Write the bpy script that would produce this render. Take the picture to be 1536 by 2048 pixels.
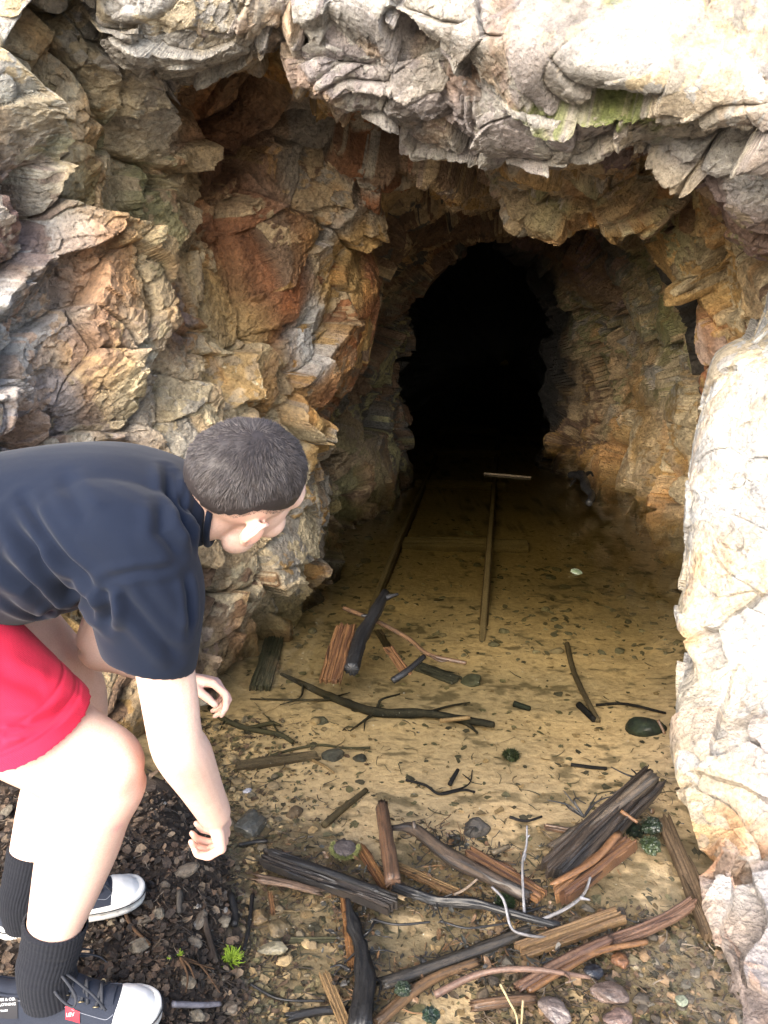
import bpy, bmesh, math, random
import numpy as np
from mathutils import Vector, Matrix, Euler

for _o in list(bpy.data.objects):
    bpy.data.objects.remove(_o)
SC = bpy.context.scene
COL = SC.collection

# ------------------------------------------------------------------ camera, sky, sun, exposure
F = 1595.0                      # focal length in photograph pixels (1536 x 2048)
CAM_H = 1.35                    # lens above the water
PITCH = math.radians(16.2)      # looking down
cam_d = bpy.data.cameras.new('camera')
cam = bpy.data.objects.new('camera', cam_d)
COL.objects.link(cam)
cam.location = (0, 0, CAM_H)
cam.rotation_euler = (math.pi / 2 - PITCH, 0, 0)
cam_d.sensor_fit = 'VERTICAL'
cam_d.sensor_height = 24.0
cam_d.lens = 24.0 * F / 2048.0
cam_d.clip_start = 0.05
cam_d.clip_end = 2000
SC.camera = cam

SUN_EL = math.radians(29)
SUN_AZ = math.radians(206)      # compass heading of the sun measured from +Y clockwise
world = bpy.data.worlds.new('World')
SC.world = world
world.use_nodes = True
wt = world.node_tree
wt.nodes.clear()
w_out = wt.nodes.new('ShaderNodeOutputWorld')
w_bg = wt.nodes.new('ShaderNodeBackground')
w_sky = wt.nodes.new('ShaderNodeTexSky')
w_sky.sky_type = 'NISHITA'
w_sky.sun_disc = False
w_sky.sun_elevation = SUN_EL
w_sky.sun_rotation = SUN_AZ
w_sky.dust_density = 3.0
w_sky.ozone_density = 1.0
w_sky.air_density = 1.0
w_bg.inputs['Strength'].default_value = 0.15
wt.links.new(w_sky.outputs[0], w_bg.inputs['Color'])
wt.links.new(w_bg.outputs[0], w_out.inputs['Surface'])

sun_d = bpy.data.lights.new('sun', 'SUN')
sun = bpy.data.objects.new('sun', sun_d)
COL.objects.link(sun)
sun_d.energy = 1.9
sun_d.angle = math.radians(65)
sun_d.color = (1.0, 0.965, 0.91)
_sd = Vector((math.sin(SUN_AZ) * math.cos(SUN_EL), math.cos(SUN_AZ) * math.cos(SUN_EL), math.sin(SUN_EL)))
sun.rotation_euler = _sd.to_track_quat('Z', 'Y').to_euler()

SC.view_settings.view_transform = 'Standard'
SC.view_settings.look = 'None'
SC.view_settings.exposure = 2.32
SC.view_settings.gamma = 1.0
SC.cycles.max_bounces = 10
SC.cycles.diffuse_bounces = 9
SC.cycles.transparent_max_bounces = 16
SC.cycles.caustics_reflective = False
SC.cycles.caustics_refractive = False

# ------------------------------------------------------------------ surveying: photograph pixel -> point of the place
CP, SP = math.cos(PITCH), math.sin(PITCH)

def ray(px, py):
    a = (px - 768.0) / F
    v = (py - 1024.0) / F
    return (a, CP - v * SP, -SP - v * CP)

def P(px, py, Y):
    """point seen at that pixel whose distance ahead is Y metres"""
    r = ray(px, py)
    t = Y / r[1]
    return Vector((r[0] * t, Y, CAM_H + r[2] * t))

def G(px, py, z=0.0):
    """point seen at that pixel lying at height z"""
    r = ray(px, py)
    t = (z - CAM_H) / r[2]
    return Vector((r[0] * t, r[1] * t, z))

# ------------------------------------------------------------------ numpy noise
def _h(ix, iy, iz, seed):
    with np.errstate(over='ignore'):
        n = (ix.astype(np.uint32) * np.uint32(374761393) + iy.astype(np.uint32) * np.uint32(668265263)
             + iz.astype(np.uint32) * np.uint32(2147483647) + np.uint32(seed * 974711 + 1013))
        n = (n ^ (n >> np.uint32(13))) * np.uint32(1274126177)
        n = (n ^ (n >> np.uint32(16))) * np.uint32(2246822519)
        n = n ^ (n >> np.uint32(15))
    return (n & np.uint32(0xFFFFFF)).astype(np.float32) / np.float32(0xFFFFFF)

def vnoise(p, seed=0):
    i = np.floor(p).astype(np.int64)
    f = (p - i).astype(np.float32)
    f = f * f * (3 - 2 * f)
    r = np.zeros(len(p), np.float32)
    for dx in (0, 1):
        wx = f[:, 0] if dx else 1 - f[:, 0]
        for dy in (0, 1):
            wy = f[:, 1] if dy else 1 - f[:, 1]
            for dz in (0, 1):
                wz = f[:, 2] if dz else 1 - f[:, 2]
                r += wx * wy * wz * _h(i[:, 0] + dx, i[:, 1] + dy, i[:, 2] + dz, seed)
    return r * 2 - 1

def fbm(p, octaves=4, seed=0, gain=0.5):
    r = np.zeros(len(p), np.float32); a = 1.0; s = 0
    for k in range(octaves):
        r += a * vnoise(p * (2.03 ** k) + 17.3 * k, seed + k)
        s += a; a *= gain
    return r / s

def worley(p, seed=0, reach=1):
    """F1, F2, id-hashes (4) and offset to the nearest cell point"""
    n = len(p)
    i = np.floor(p).astype(np.int64)
    f1 = np.full(n, 9e9, np.float32); f2 = f1.copy()
    off = np.zeros((n, 3), np.float32); cid = np.zeros((n, 3), np.int64)
    pf = (p - i).astype(np.float32)
    for dx in (-1, 0, 1):
        for dy in (-1, 0, 1):
            for dz in (-1, 0, 1):
                cx, cy, cz = i[:, 0] + dx, i[:, 1] + dy, i[:, 2] + dz
                ox = dx + 0.1 + 0.8 * _h(cx, cy, cz, seed) - pf[:, 0]
                oy = dy + 0.1 + 0.8 * _h(cx, cy, cz, seed + 1) - pf[:, 1]
                oz = dz + 0.1 + 0.8 * _h(cx, cy, cz, seed + 2) - pf[:, 2]
                d = ox * ox + oy * oy + oz * oz
                m = d < f1
                f2 = np.where(m, f1, np.minimum(f2, d))
                f1 = np.where(m, d, f1)
                off[m, 0] = ox[m]; off[m, 1] = oy[m]; off[m, 2] = oz[m]
                cid[m, 0] = cx[m]; cid[m, 1] = cy[m]; cid[m, 2] = cz[m]
    hs = [_h(cid[:, 0], cid[:, 1], cid[:, 2], seed + 10 + k) for k in range(5)]
    return np.sqrt(f1), np.sqrt(f2), hs, off

def rotmat(a, b, c):
    return np.array(Euler((a, b, c)).to_matrix(), np.float32)

def facets(p, cell, tilt, step, seed, R=None, crack=0.0, crack_w=0.06, stretch=(1, 1, 1)):
    """broken-rock relief: every cell is one tilted face standing at a height of its own"""
    q = p / cell
    if R is not None:
        q = q @ R.T
    q = q * np.array(stretch, np.float32)
    f1, f2, hs, off = worley(q, seed)
    g = (off[:, 0] * (hs[0] * 2 - 1) + off[:, 1] * (hs[1] * 2 - 1) + off[:, 2] * (hs[2] * 2 - 1))
    d = g * tilt * cell + (hs[3] * 2 - 1) * step
    if crack:
        e = np.clip((f2 - f1) / crack_w, 0, 1)
        d = d - crack * (1 - e) ** 2 * np.clip(0.35 + 1.3 * hs[4], 0, 1.4)
    return d, hs, f2 - f1

# ------------------------------------------------------------------ objects
def tag(o, label=None, cat=None, group=None, kind=None):
    if label: o['label'] = label
    if cat: o['category'] = cat
    if group: o['group'] = group
    if kind: o['kind'] = kind
    return o

def mesh_obj(name, verts, faces, mats=(), parent=None, smooth=False, col=None, fmat=None):
    me = bpy.data.meshes.new(name)
    verts = np.asarray(verts, np.float32).reshape(-1, 3)
    if isinstance(faces, np.ndarray):
        k = faces.shape[1]; nf = len(faces)
        me.vertices.add(len(verts)); me.vertices.foreach_set('co', verts.ravel())
        me.loops.add(nf * k); me.loops.foreach_set('vertex_index', faces.astype(np.int32).ravel())
        me.polygons.add(nf)
        me.polygons.foreach_set('loop_start', np.arange(0, nf * k, k, dtype=np.int32))
        me.polygons.foreach_set('loop_total', np.full(nf, k, np.int32))
        me.update(calc_edges=True)
    else:
        me.from_pydata([tuple(map(float, v)) for v in verts], [], faces)
        me.update()
    if not isinstance(mats, (list, tuple)): mats = [mats]
    for m in mats: me.materials.append(m)
    if fmat is not None:
        me.polygons.foreach_set('material_index', np.asarray(fmat, np.int32))
    me.polygons.foreach_set('use_smooth', np.full(len(me.polygons), bool(smooth)))
    if col is not None:
        a = me.color_attributes.new('Col', 'FLOAT_COLOR', 'POINT')
        c = np.ones((len(verts), 4), np.float32); c[:, :3] = col
        a.data.foreach_set('color', c.ravel())
    o = bpy.data.objects.new(name, me)
    COL.objects.link(o)
    if parent is not None: o.parent = parent
    return o

def empty(name, loc=(0, 0, 0), rot=(0, 0, 0)):
    o = bpy.data.objects.new(name, None)
    o.location = loc; o.rotation_euler = rot
    o.empty_display_size = 0.05
    COL.objects.link(o)
    return o

def grid_faces(nu, nv):
    i = np.arange(nu * nv).reshape(nu, nv)
    return np.stack([i[:-1, :-1].ravel(), i[:-1, 1:].ravel(), i[1:, 1:].ravel(), i[1:, :-1].ravel()], 1)

def grid_normals(V):
    du = np.gradient(V, axis=0); dv = np.gradient(V, axis=1)
    n = np.cross(du, dv)
    n /= (np.linalg.norm(n, axis=2, keepdims=True) + 1e-9)
    return n

# ------------------------------------------------------------------ materials
class NT:
    def __init__(self, name):
        self.m = bpy.data.materials.new(name); self.m.use_nodes = True
        self.t = self.m.node_tree; self.t.nodes.clear()
        self.out = self.t.nodes.new('ShaderNodeOutputMaterial')
        self.b = self.t.nodes.new('ShaderNodeBsdfPrincipled')
        self.t.links.new(self.b.outputs[0], self.out.inputs['Surface'])
    def n(self, kind, **kw):
        nd = self.t.nodes.new(kind)
        for k, v in kw.items():
            if k.startswith('in_'):
                nd.inputs[k[3:].replace('_', ' ')].default_value = v
            else:
                setattr(nd, k, v)
        return nd
    def l(self, a, b): self.t.links.new(a, b)
    def coord(self, which='Object'):
        c = self.n('ShaderNodeTexCoord'); return c.outputs[which]
    def noise(self, vec, scale, detail=6, rough=0.6, dist=0.0):
        nd = self.n('ShaderNodeTexNoise')
        nd.inputs['Scale'].default_value = scale; nd.inputs['Detail'].default_value = detail
        nd.inputs['Roughness'].default_value = rough; nd.inputs['Distortion'].default_value = dist
        self.l(vec, nd.inputs['Vector']); return nd
    def ramp(self, fac, stops):
        r = self.n('ShaderNodeValToRGB'); e = r.color_ramp.elements
        while len(e) < len(stops): e.new(0.5)
        for q, (pos, c) in zip(e, stops):
            q.position = pos; q.color = (*c, 1) if len(c) == 3 else c
        self.l(fac, r.inputs[0]); return r.outputs[0]
    def mix(self, fac, a, b, mode='MIX'):
        m = self.n('ShaderNodeMix', data_type='RGBA', blend_type=mode)
        for sock, v in ((m.inputs[0], fac), (m.inputs[6], a), (m.inputs[7], b)):
            if isinstance(v, (int, float)): sock.default_value = v
            elif isinstance(v, (tuple, list)): sock.default_value = (*v, 1) if len(v) == 3 else v
            else: self.l(v, sock)
        return m.outputs[2]
    def math(self, op, a, b=0.0, clamp=False):
        m = self.n('ShaderNodeMath', operation=op); m.use_clamp = clamp
        for s, v in ((m.inputs[0], a), (m.inputs[1], b)):
            if isinstance(v, (int, float)): s.default_value = v
            else: self.l(v, s)
        return m.outputs[0]
    def bump(self, h, dist=0.01, strength=1.0, normal=None):
        b = self.n('ShaderNodeBump'); b.inputs['Distance'].default_value = dist
        b.inputs['Strength'].default_value = strength
        self.l(h, b.inputs['Height'])
        if normal is not None: self.l(normal, b.inputs['Normal'])
        return b.outputs[0]
    def set(self, **kw):
        for k, v in kw.items():
            s = self.b.inputs[k.replace('_', ' ')]
            if isinstance(v, (int, float)): s.default_value = v
            elif isinstance(v, (tuple, list)): s.default_value = (*v, 1) if len(v) == 3 else v
            else: self.l(v, s)
        return self

def rock_material(name, fine=1.0, rough=0.8, spec=0.35, ck=0.3):
    k = NT(name); co = k.coord()
    a = k.n('ShaderNodeAttribute', attribute_name='Col')
    n1 = k.noise(co, 9, 8, 0.65, 0.4); n2 = k.noise(co, 55, 8, 0.7)
    n3 = k.noise(co, 260, 5, 0.7)
    c = k.mix(1.0, a.outputs['Color'], k.ramp(n1.outputs[0], [(0.25, (0.62, 0.58, 0.55)), (0.5, (1, 1, 1)), (0.75, (1.28, 1.24, 1.15))]), 'MULTIPLY')
    c = k.mix(1.0, c, k.ramp(n2.outputs[0], [(0.3, (0.5, 0.48, 0.46)), (0.5, (1, 1, 1)), (0.72, (1.35, 1.33, 1.28))]), 'MULTIPLY')
    # dark mineral specks and rust freckles
    c = k.mix(k.ramp(n3.outputs[0], [(0.60, (0, 0, 0)), (0.68, (0.55, 0.55, 0.55))]), c, k.mix(1.0, c, (0.45, 0.38, 0.32), 'MULTIPLY'))
    v = k.n('ShaderNodeTexVoronoi', feature='DISTANCE_TO_EDGE'); v.inputs['Scale'].default_value = 16
    wv = k.n('ShaderNodeVectorMath', operation='ADD'); ws = k.n('ShaderNodeVectorMath', operation='SCALE')
    ws.inputs['Scale'].default_value = 0.05
    nn = k.noise(co, 14, 5, 0.6); k.l(nn.outputs['Color'], ws.inputs[0]); k.l(co, wv.inputs[0]); k.l(ws.outputs[0], wv.inputs[1])
    k.l(wv.outputs[0], v.inputs['Vector'])
    crack = k.ramp(v.outputs['Distance'], [(0.0, (0, 0, 0)), (0.035, (1, 1, 1))])
    c = k.mix(k.math('MULTIPLY', k.math('SUBTRACT', 1.0, crack), ck), c, k.mix(1.0, c, (0.4, 0.34, 0.3), 'MULTIPLY'))
    v2 = k.n('ShaderNodeTexVoronoi'); v2.inputs['Scale'].default_value = 70; k.l(wv.outputs[0], v2.inputs['Vector'])
    h = k.math('ADD', k.math('MULTIPLY', n2.outputs[0], 1.0), k.math('MULTIPLY', v2.outputs['Distance'], 0.5))
    b = k.bump(h, 0.022 * fine, 0.9)
    b = k.bump(n3.outputs[0], 0.005 * fine, 0.8, b)
    b = k.bump(crack, 0.004, ck * 1.6, b)
    k.set(Base_Color=c, Roughness=k.ramp(n1.outputs[0], [(0.3, (rough - 0.22,) * 3), (0.7, (rough + 0.08,) * 3)]), Normal=b)
    k.b.inputs['Specular IOR Level'].default_value = spec
    return k.m
# ------------------------------------------------------------------ the rock face and the mine tunnel
def g3(px, py): return tuple(G(px, py, 0.0))
def p3(px, py, Y): return tuple(P(px, py, Y))

# each ring is a contour round the portal, from the left foot over the roof to the right foot
R_b = [g3(-300, 1650), p3(-250, 1300, 1.85), p3(-250, 1000, 1.9), p3(-250, 750, 1.9), p3(-250, 500, 2.0), p3(-200, 150, 2.1),
       p3(0, -200, 2.2), p3(450, -250, 2.4), p3(720, -170, 2.3), p3(900, -120, 2.2), p3(1100, -80, 2.1), p3(1320, -40, 2.0),
       p3(1520, 0, 1.95), p3(1700, 80, 1.9), p3(1850, 250, 1.9), p3(1950, 700, 1.8), (2.2, 1.8, 0)]
R_c = [g3(50, 1520), p3(80, 1250, 2.15), p3(100, 1000, 2.2), p3(100, 800, 2.25), p3(80, 560, 2.3), p3(60, 300, 2.3),
       p3(120, 40, 2.3), p3(470, -40, 2.42), p3(720, 60, 2.4), p3(900, 100, 2.3), p3(1080, 180, 2.2), p3(1280, 190, 2.1),
       p3(1420, 230, 2.05), p3(1540, 280, 2.0), p3(1680, 380, 2.0), p3(1800, 700, 2.0), (2.0, 2.2, 0)]
R_d = [g3(270, 1440), p3(320, 1180, 2.5), p3(330, 980, 2.5), p3(320, 800, 2.55), p3(300, 600, 2.6), p3(210, 380, 2.55),
       p3(270, 125, 2.5), p3(600, 72, 2.62), p3(740, 206, 2.55), p3(940, 240, 2.45), p3(1080, 305, 2.35), p3(1270, 285, 2.3),
       p3(1385, 345, 2.25), p3(1470, 445, 2.25), p3(1580, 520, 2.3), p3(1650, 700, 2.3), (1.9, 2.6, 0)]
R_e = [g3(400, 1320), p3(450, 1130, 2.9), p3(450, 950, 2.95), p3(450, 800, 3.0), p3(430, 600, 3.05), p3(400, 400, 3.1),
       p3(440, 200, 3.1), p3(640, 215, 3.1), p3(860, 220, 3.0), p3(1020, 290, 2.95), p3(1180, 310, 2.9), p3(1300, 310, 2.85),
       p3(1390, 340, 2.8), p3(1460, 440, 2.8), p3(1540, 560, 2.8), p3(1600, 720, 2.8), (1.85, 3.0, 0)]
R_f = [g3(520, 1255), p3(580, 1080, 3.2), p3(560, 930, 3.3), p3(590, 790, 3.35), p3(600, 650, 3.4), p3(590, 500, 3.45),
       p3(660, 330, 3.45), p3(820, 330, 3.45), p3(950, 345, 3.4), p3(1060, 385, 3.15), p3(1150, 380, 3.15), p3(1255, 370, 3.12),
       p3(1340, 375, 3.1), p3(1400, 450, 3.1), p3(1450, 560, 3.1), p3(1500, 720, 3.1), (1.75, 3.5, 0)]
R_g = [g3(648, 1108), p3(672, 1005, 3.95), p3(655, 870, 4.0), p3(708, 780, 4.1), p3(752, 650, 4.1), p3(782, 550, 4.1),
       p3(812, 432, 4.0), p3(900, 422, 4.0), p3(1000, 425, 3.95), p3(1085, 432, 3.6), p3(1168, 430, 3.5), p3(1240, 428, 3.45),
       p3(1308, 428, 3.45), p3(1335, 520, 3.5), p3(1385, 610, 3.5), p3(1412, 770, 3.45), (1.55, 3.9, 0)]
R_h = [g3(652, 1006), p3(620, 950, 4.75), p3(612, 850, 4.8), p3(660, 760, 4.8), p3(700, 640, 4.7), p3(745, 530, 4.6),
       p3(800, 440, 4.5), p3(900, 428, 4.5), p3(1000, 430, 4.5), p3(1090, 430, 4.5), p3(1180, 420, 4.4), p3(1250, 410, 4.35),
       p3(1330, 440, 4.3), p3(1370, 540, 4.3), p3(1405, 660, 4.3), p3(1420, 800, 4.3), g3(1378, 1064)]
R_hi = [g3(722, 985), p3(720, 900, 5.3), p3(740, 800, 5.4), p3(760, 720, 5.4), p3(775, 640, 5.3), p3(798, 550, 5.2),
        p3(850, 490, 5.2), p3(910, 455, 5.2), p3(980, 448, 5.2), p3(1050, 452, 5.3), p3(1110, 460, 5.4), p3(1150, 480, 5.5),
        p3(1190, 530, 5.6), p3(1225, 600, 5.7), p3(1248, 700, 5.8), p3(1262, 810, 5.9), g3(1235, 945)]
R_i = [g3(800, 915), p3(806, 850, 6.5), p3(803, 780, 6.4), p3(806, 700, 6.4), p3(808, 640, 6.4), p3(828, 570, 6.3),
       p3(880, 512, 6.2), p3(930, 478, 6.2), p3(980, 468, 6.3), p3(1020, 485, 6.5), p3(1050, 515, 6.7), p3(1072, 545, 6.9),
       p3(1085, 580, 7.2), p3(1093, 640, 7.4), p3(1092, 720, 7.6), p3(1084, 800, 7.7), g3(1080, 868)]
def shift(ring, Y, sc):
    r = []
    for (x, y, z) in ring:
        cx = 0.93 + 0.16 * (y - 6.3)
        r.append((0.93 + 0.16 * (Y - 6.3) + (x - cx) * sc, Y + (y - 6.6) * 0.3, z * (0.5 + 0.5 * sc)))
    return r
R_j = shift(R_i, 7.4, 1.55)  # unseen widening, shaped so the throat beyond stays dark
R_k = shift(R_i, 11.0, 1.5)
R_l = [(2.5, 16.5, -0.45) for q in R_k]
R_a = []
for (x, y, z) in R_b:
    t = min(1, max(0, z / 2.2))
    R_a.append((x * 2.4 - 0.3, y - 0.9 + 3.2 * t, z * 2.2 if z > 1.2 else z * 1.3))
RINGS = [R_a, R_b, R_c, R_d, R_e, R_f, R_g, R_h, R_hi, R_i, R_j, R_k, R_l]
CNT = [46, 130, 170, 120, 120, 130, 90, 90, 60, 50, 16, 10]
for r in RINGS:                       # the feet run on into the ground
    zz = -0.45
    r.insert(0, (r[0][0], r[0][1], zz)); r.append((r[-1][0], r[-1][1], zz))
NET = np.array(RINGS, np.float64)

def crom(Pn, counts):
    """Catmull-Rom along axis 0"""
    out = []
    n = len(Pn)
    ext = np.concatenate([[2 * Pn[0] - Pn[1]], Pn, [2 * Pn[-1] - Pn[-2]]])
    for k in range(n - 1):
        p0, p1, p2, p3_ = ext[k:k + 4]
        m = counts[k]
        for t in np.arange(m) / m:
            t2, t3 = t * t, t * t * t
            # tension .8 keeps lips from overshooting
            c = 0.42
            out.append((2 * t3 - 3 * t2 + 1) * p1 + (t3 - 2 * t2 + t) * c * (p2 - p0) + (-2 * t3 + 3 * t2) * p2 + (t3 - t2) * c * (p3_ - p1))
    out.append(Pn[-1])
    return np.array(out)

ccnt = [30] + [86, 80, 76, 80, 84, 90, 90, 84, 74, 66, 66, 66, 66, 66, 60, 60] + [30]
V = crom(NET, CNT)
V = np.swapaxes(crom(np.swapaxes(V, 0, 1), ccnt), 0, 1)
NU, NV = V.shape[:2]
def box_blur(A, rad, times=2):
    for _ in range(times):
        for ax in (0, 1):
            k = 2 * rad + 1
            pad = [(0, 0)] * A.ndim; pad[ax] = (rad + 1, rad)
            B = np.cumsum(np.pad(A, pad, mode='edge'), axis=ax)
            A = (np.take(B, range(k, B.shape[ax]), ax) - np.take(B, range(0, B.shape[ax] - k), ax)) / k
    return A
V[:-20] = box_blur(V, 6, 2)[:-20]
N = -grid_normals(V)
# make the normals look into the open air
if N[NU // 3, NV // 2, 2] > 0: N = -N
N = box_blur(N, 11, 3)
FOLD = np.clip((np.linalg.norm(N, axis=2) - 0.25) / 0.6, 0.5, 1)
N /= np.linalg.norm(N, axis=2, keepdims=True) + 1e-6

def rock_relief(p, amp_big, amp_mid, amp_small, seed=0, crk=1.0):
    """p (n,3); returns displacement (m) and block hashes"""
    w = np.stack([fbm(p * 2.6, 3, 40 + seed), fbm(p * 2.6 + 9, 3, 50 + seed), fbm(p * 2.6 + 31, 3, 60 + seed)], 1)
    w2 = np.stack([vnoise(p * 11, 71 + seed), vnoise(p * 11 + 5, 72 + seed), vnoise(p * 11 + 9, 73 + seed)], 1)
    q = p + 0.11 * w + 0.014 * w2
    Ra = rotmat(0.5, 0.35, 0.2); Rb = rotmat(-0.3, 0.9, 0.5); Rc = rotmat(1.1, 0.2, -0.7)
    d0, h0, e0 = facets(q, 0.50, 0.34, 0.055, 3 + seed, Ra, 0.05 * crk, 0.06, (1.0, 0.9, 1.15))
    d1, h1, e1 = facets(q, 0.20, 0.40, 0.020, 5 + seed, Rb, 0.020 * crk, 0.06, (1.0, 0.9, 1.15))
    d2, h2, e2 = facets(q, 0.078, 0.34, 0.0065, 7 + seed, Rc, 0.004 * crk, 0.08, (1.0, 1.0, 1.2))
    d3, h3, e3 = facets(p + 0.02 * w, 0.030, 0.42, 0.0024, 9 + seed, Rb, 0.0, 0.1, (1, 1, 1.6))
    n = fbm(p * 16, 4, 90 + seed, 0.55)
    d = amp_big * d0 + amp_mid * (d1 + 0.3 * d0 * 0) + amp_small * (0.55 * d2 + 0.6 * d3) + 0.006 * n + 0.035 * fbm(p * 2.6, 2, 95 + seed)
    return d.astype(np.float64), h0, h1, h2, h3, w, e1

p = V.reshape(-1, 3).astype(np.float32)
# how rough each stretch is: the left outer wall is badly broken, the inner walls are smoother
rough_c = [(P(150, 500, 2.3), 0.9, 1.35), (P(400, 150, 2.8), 0.5, 1.1), (P(600, 600, 3.4), 0.5, 0.9), (P(1100, 150, 2.3), 0.5, 0.75),
           (P(1200, 400, 3.1), 0.4, 0.7), (P(1400, 60, 2.0), 0.5, 1.25), (P(1000, 20, 2.2), 0.5, 1.1), (P(1400, 600, 3.1), 0.5, 0.7), (P(1250, 800, 5.5), 1.2, 1.1), (P(800, 800, 5), 1.0, 1.1)]
num = np.full(len(p), 0.02, np.float32); den = np.full(len(p), 0.02, np.float32)
for c, r, a in rough_c:
    w_ = np.exp(-((p - np.array(c, np.float32)) ** 2).sum(1) / (r * r))
    num += w_ * a; den += w_
RO = num / den
d, h0, h1, h2, h3, WP, E1 = rock_relief(p, RO, RO, RO)
Nf = N.reshape(-1, 3)
# fractured strata also shear sideways a little so ledges overhang
edge_k = np.ones((NU, NV)); edge_k[-30:] = np.linspace(1, 0, 30)[:, None]; edge_k = edge_k * box_blur(FOLD, 8, 2); d = d * edge_k.ravel()
def tame(V, N, d, s=0.009):
    cv = ((V - box_blur(V, 22, 2)) * N).sum(2); cv = box_blur(np.clip(cv, 0, None), 8, 2).ravel()
    return np.where(d > 0, d * np.exp(-cv / s), d * np.exp(-cv / (4 * s)))
_rg = np.cumsum([0] + CNT); inner = smooth01 = np.clip((np.arange(NU) - _rg[6] - 10) / 30.0, 0, 1)[:, None] * np.ones((1, NV))
d_raw = box_blur(edge_k, 0, 0).ravel() * 0 + d
d = tame(V, N, d) * (1 - inner.ravel()) + np.clip(d_raw / np.maximum(edge_k.ravel(), .3), -.14, .11) * inner.ravel() * edge_k[-1:, :].ravel().max(initial=1) * np.clip((NU - 1 - np.repeat(np.arange(NU), NV)) / 20.0, 0, 1)
V2 = p + Nf * d[:, None] + 0.012 * WP * np.array([1, 1, 0.5]) * RO[:, None] * edge_k.reshape(-1, 1)

V2 = V2.reshape(NU, NV, 3)
_b = box_blur(V2, 4, 2); _df = np.linalg.norm(V2 - _b, axis=2)
_w = box_blur(np.clip((_df - 0.005) / 0.015, 0, 0.9) * np.clip((0.92 - box_blur(FOLD, 8, 2)) / 0.25, 0, 1), 2, 1)
V2 = V2 + (_b - V2) * _w[..., None]
_b = box_blur(V2, 10, 2); _df = np.linalg.norm(V2 - _b, axis=2)
_w = box_blur(np.clip((_df - 0.03) / 0.03, 0, 0.92) * np.clip((0.97 - box_blur(FOLD, 8, 2)) / 0.2, 0, 1), 4, 2); _w[_rg[6] + 10:] *= 0.4; _w[-70:] = 0
V2 = (V2 + (_b - V2) * _w[..., None]).reshape(-1, 3)
# ------------------------------------------------ colour of the stone (tunnel zones also carry painted light and dark)
TAN = (0.41, 0.31, 0.19); OCH = (0.42, 0.275, 0.115); RUST = (0.26, 0.115, 0.055); BRN = (0.185, 0.12, 0.078)
GRY = (0.32, 0.29, 0.245); LGR = (0.37, 0.36, 0.345); LIL = (0.30, 0.27, 0.28); CRM = (0.52, 0.43, 0.28)
OLV = (0.27, 0.25, 0.13); MOSS = (0.14, 0.165, 0.055); PUR = (0.19, 0.125, 0.125); WHT = (0.47, 0.465, 0.46)
BLK = (0.03, 0.028, 0.026); DKG = (0.10, 0.095, 0.085); PNK = (0.44, 0.32, 0.255)
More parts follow.
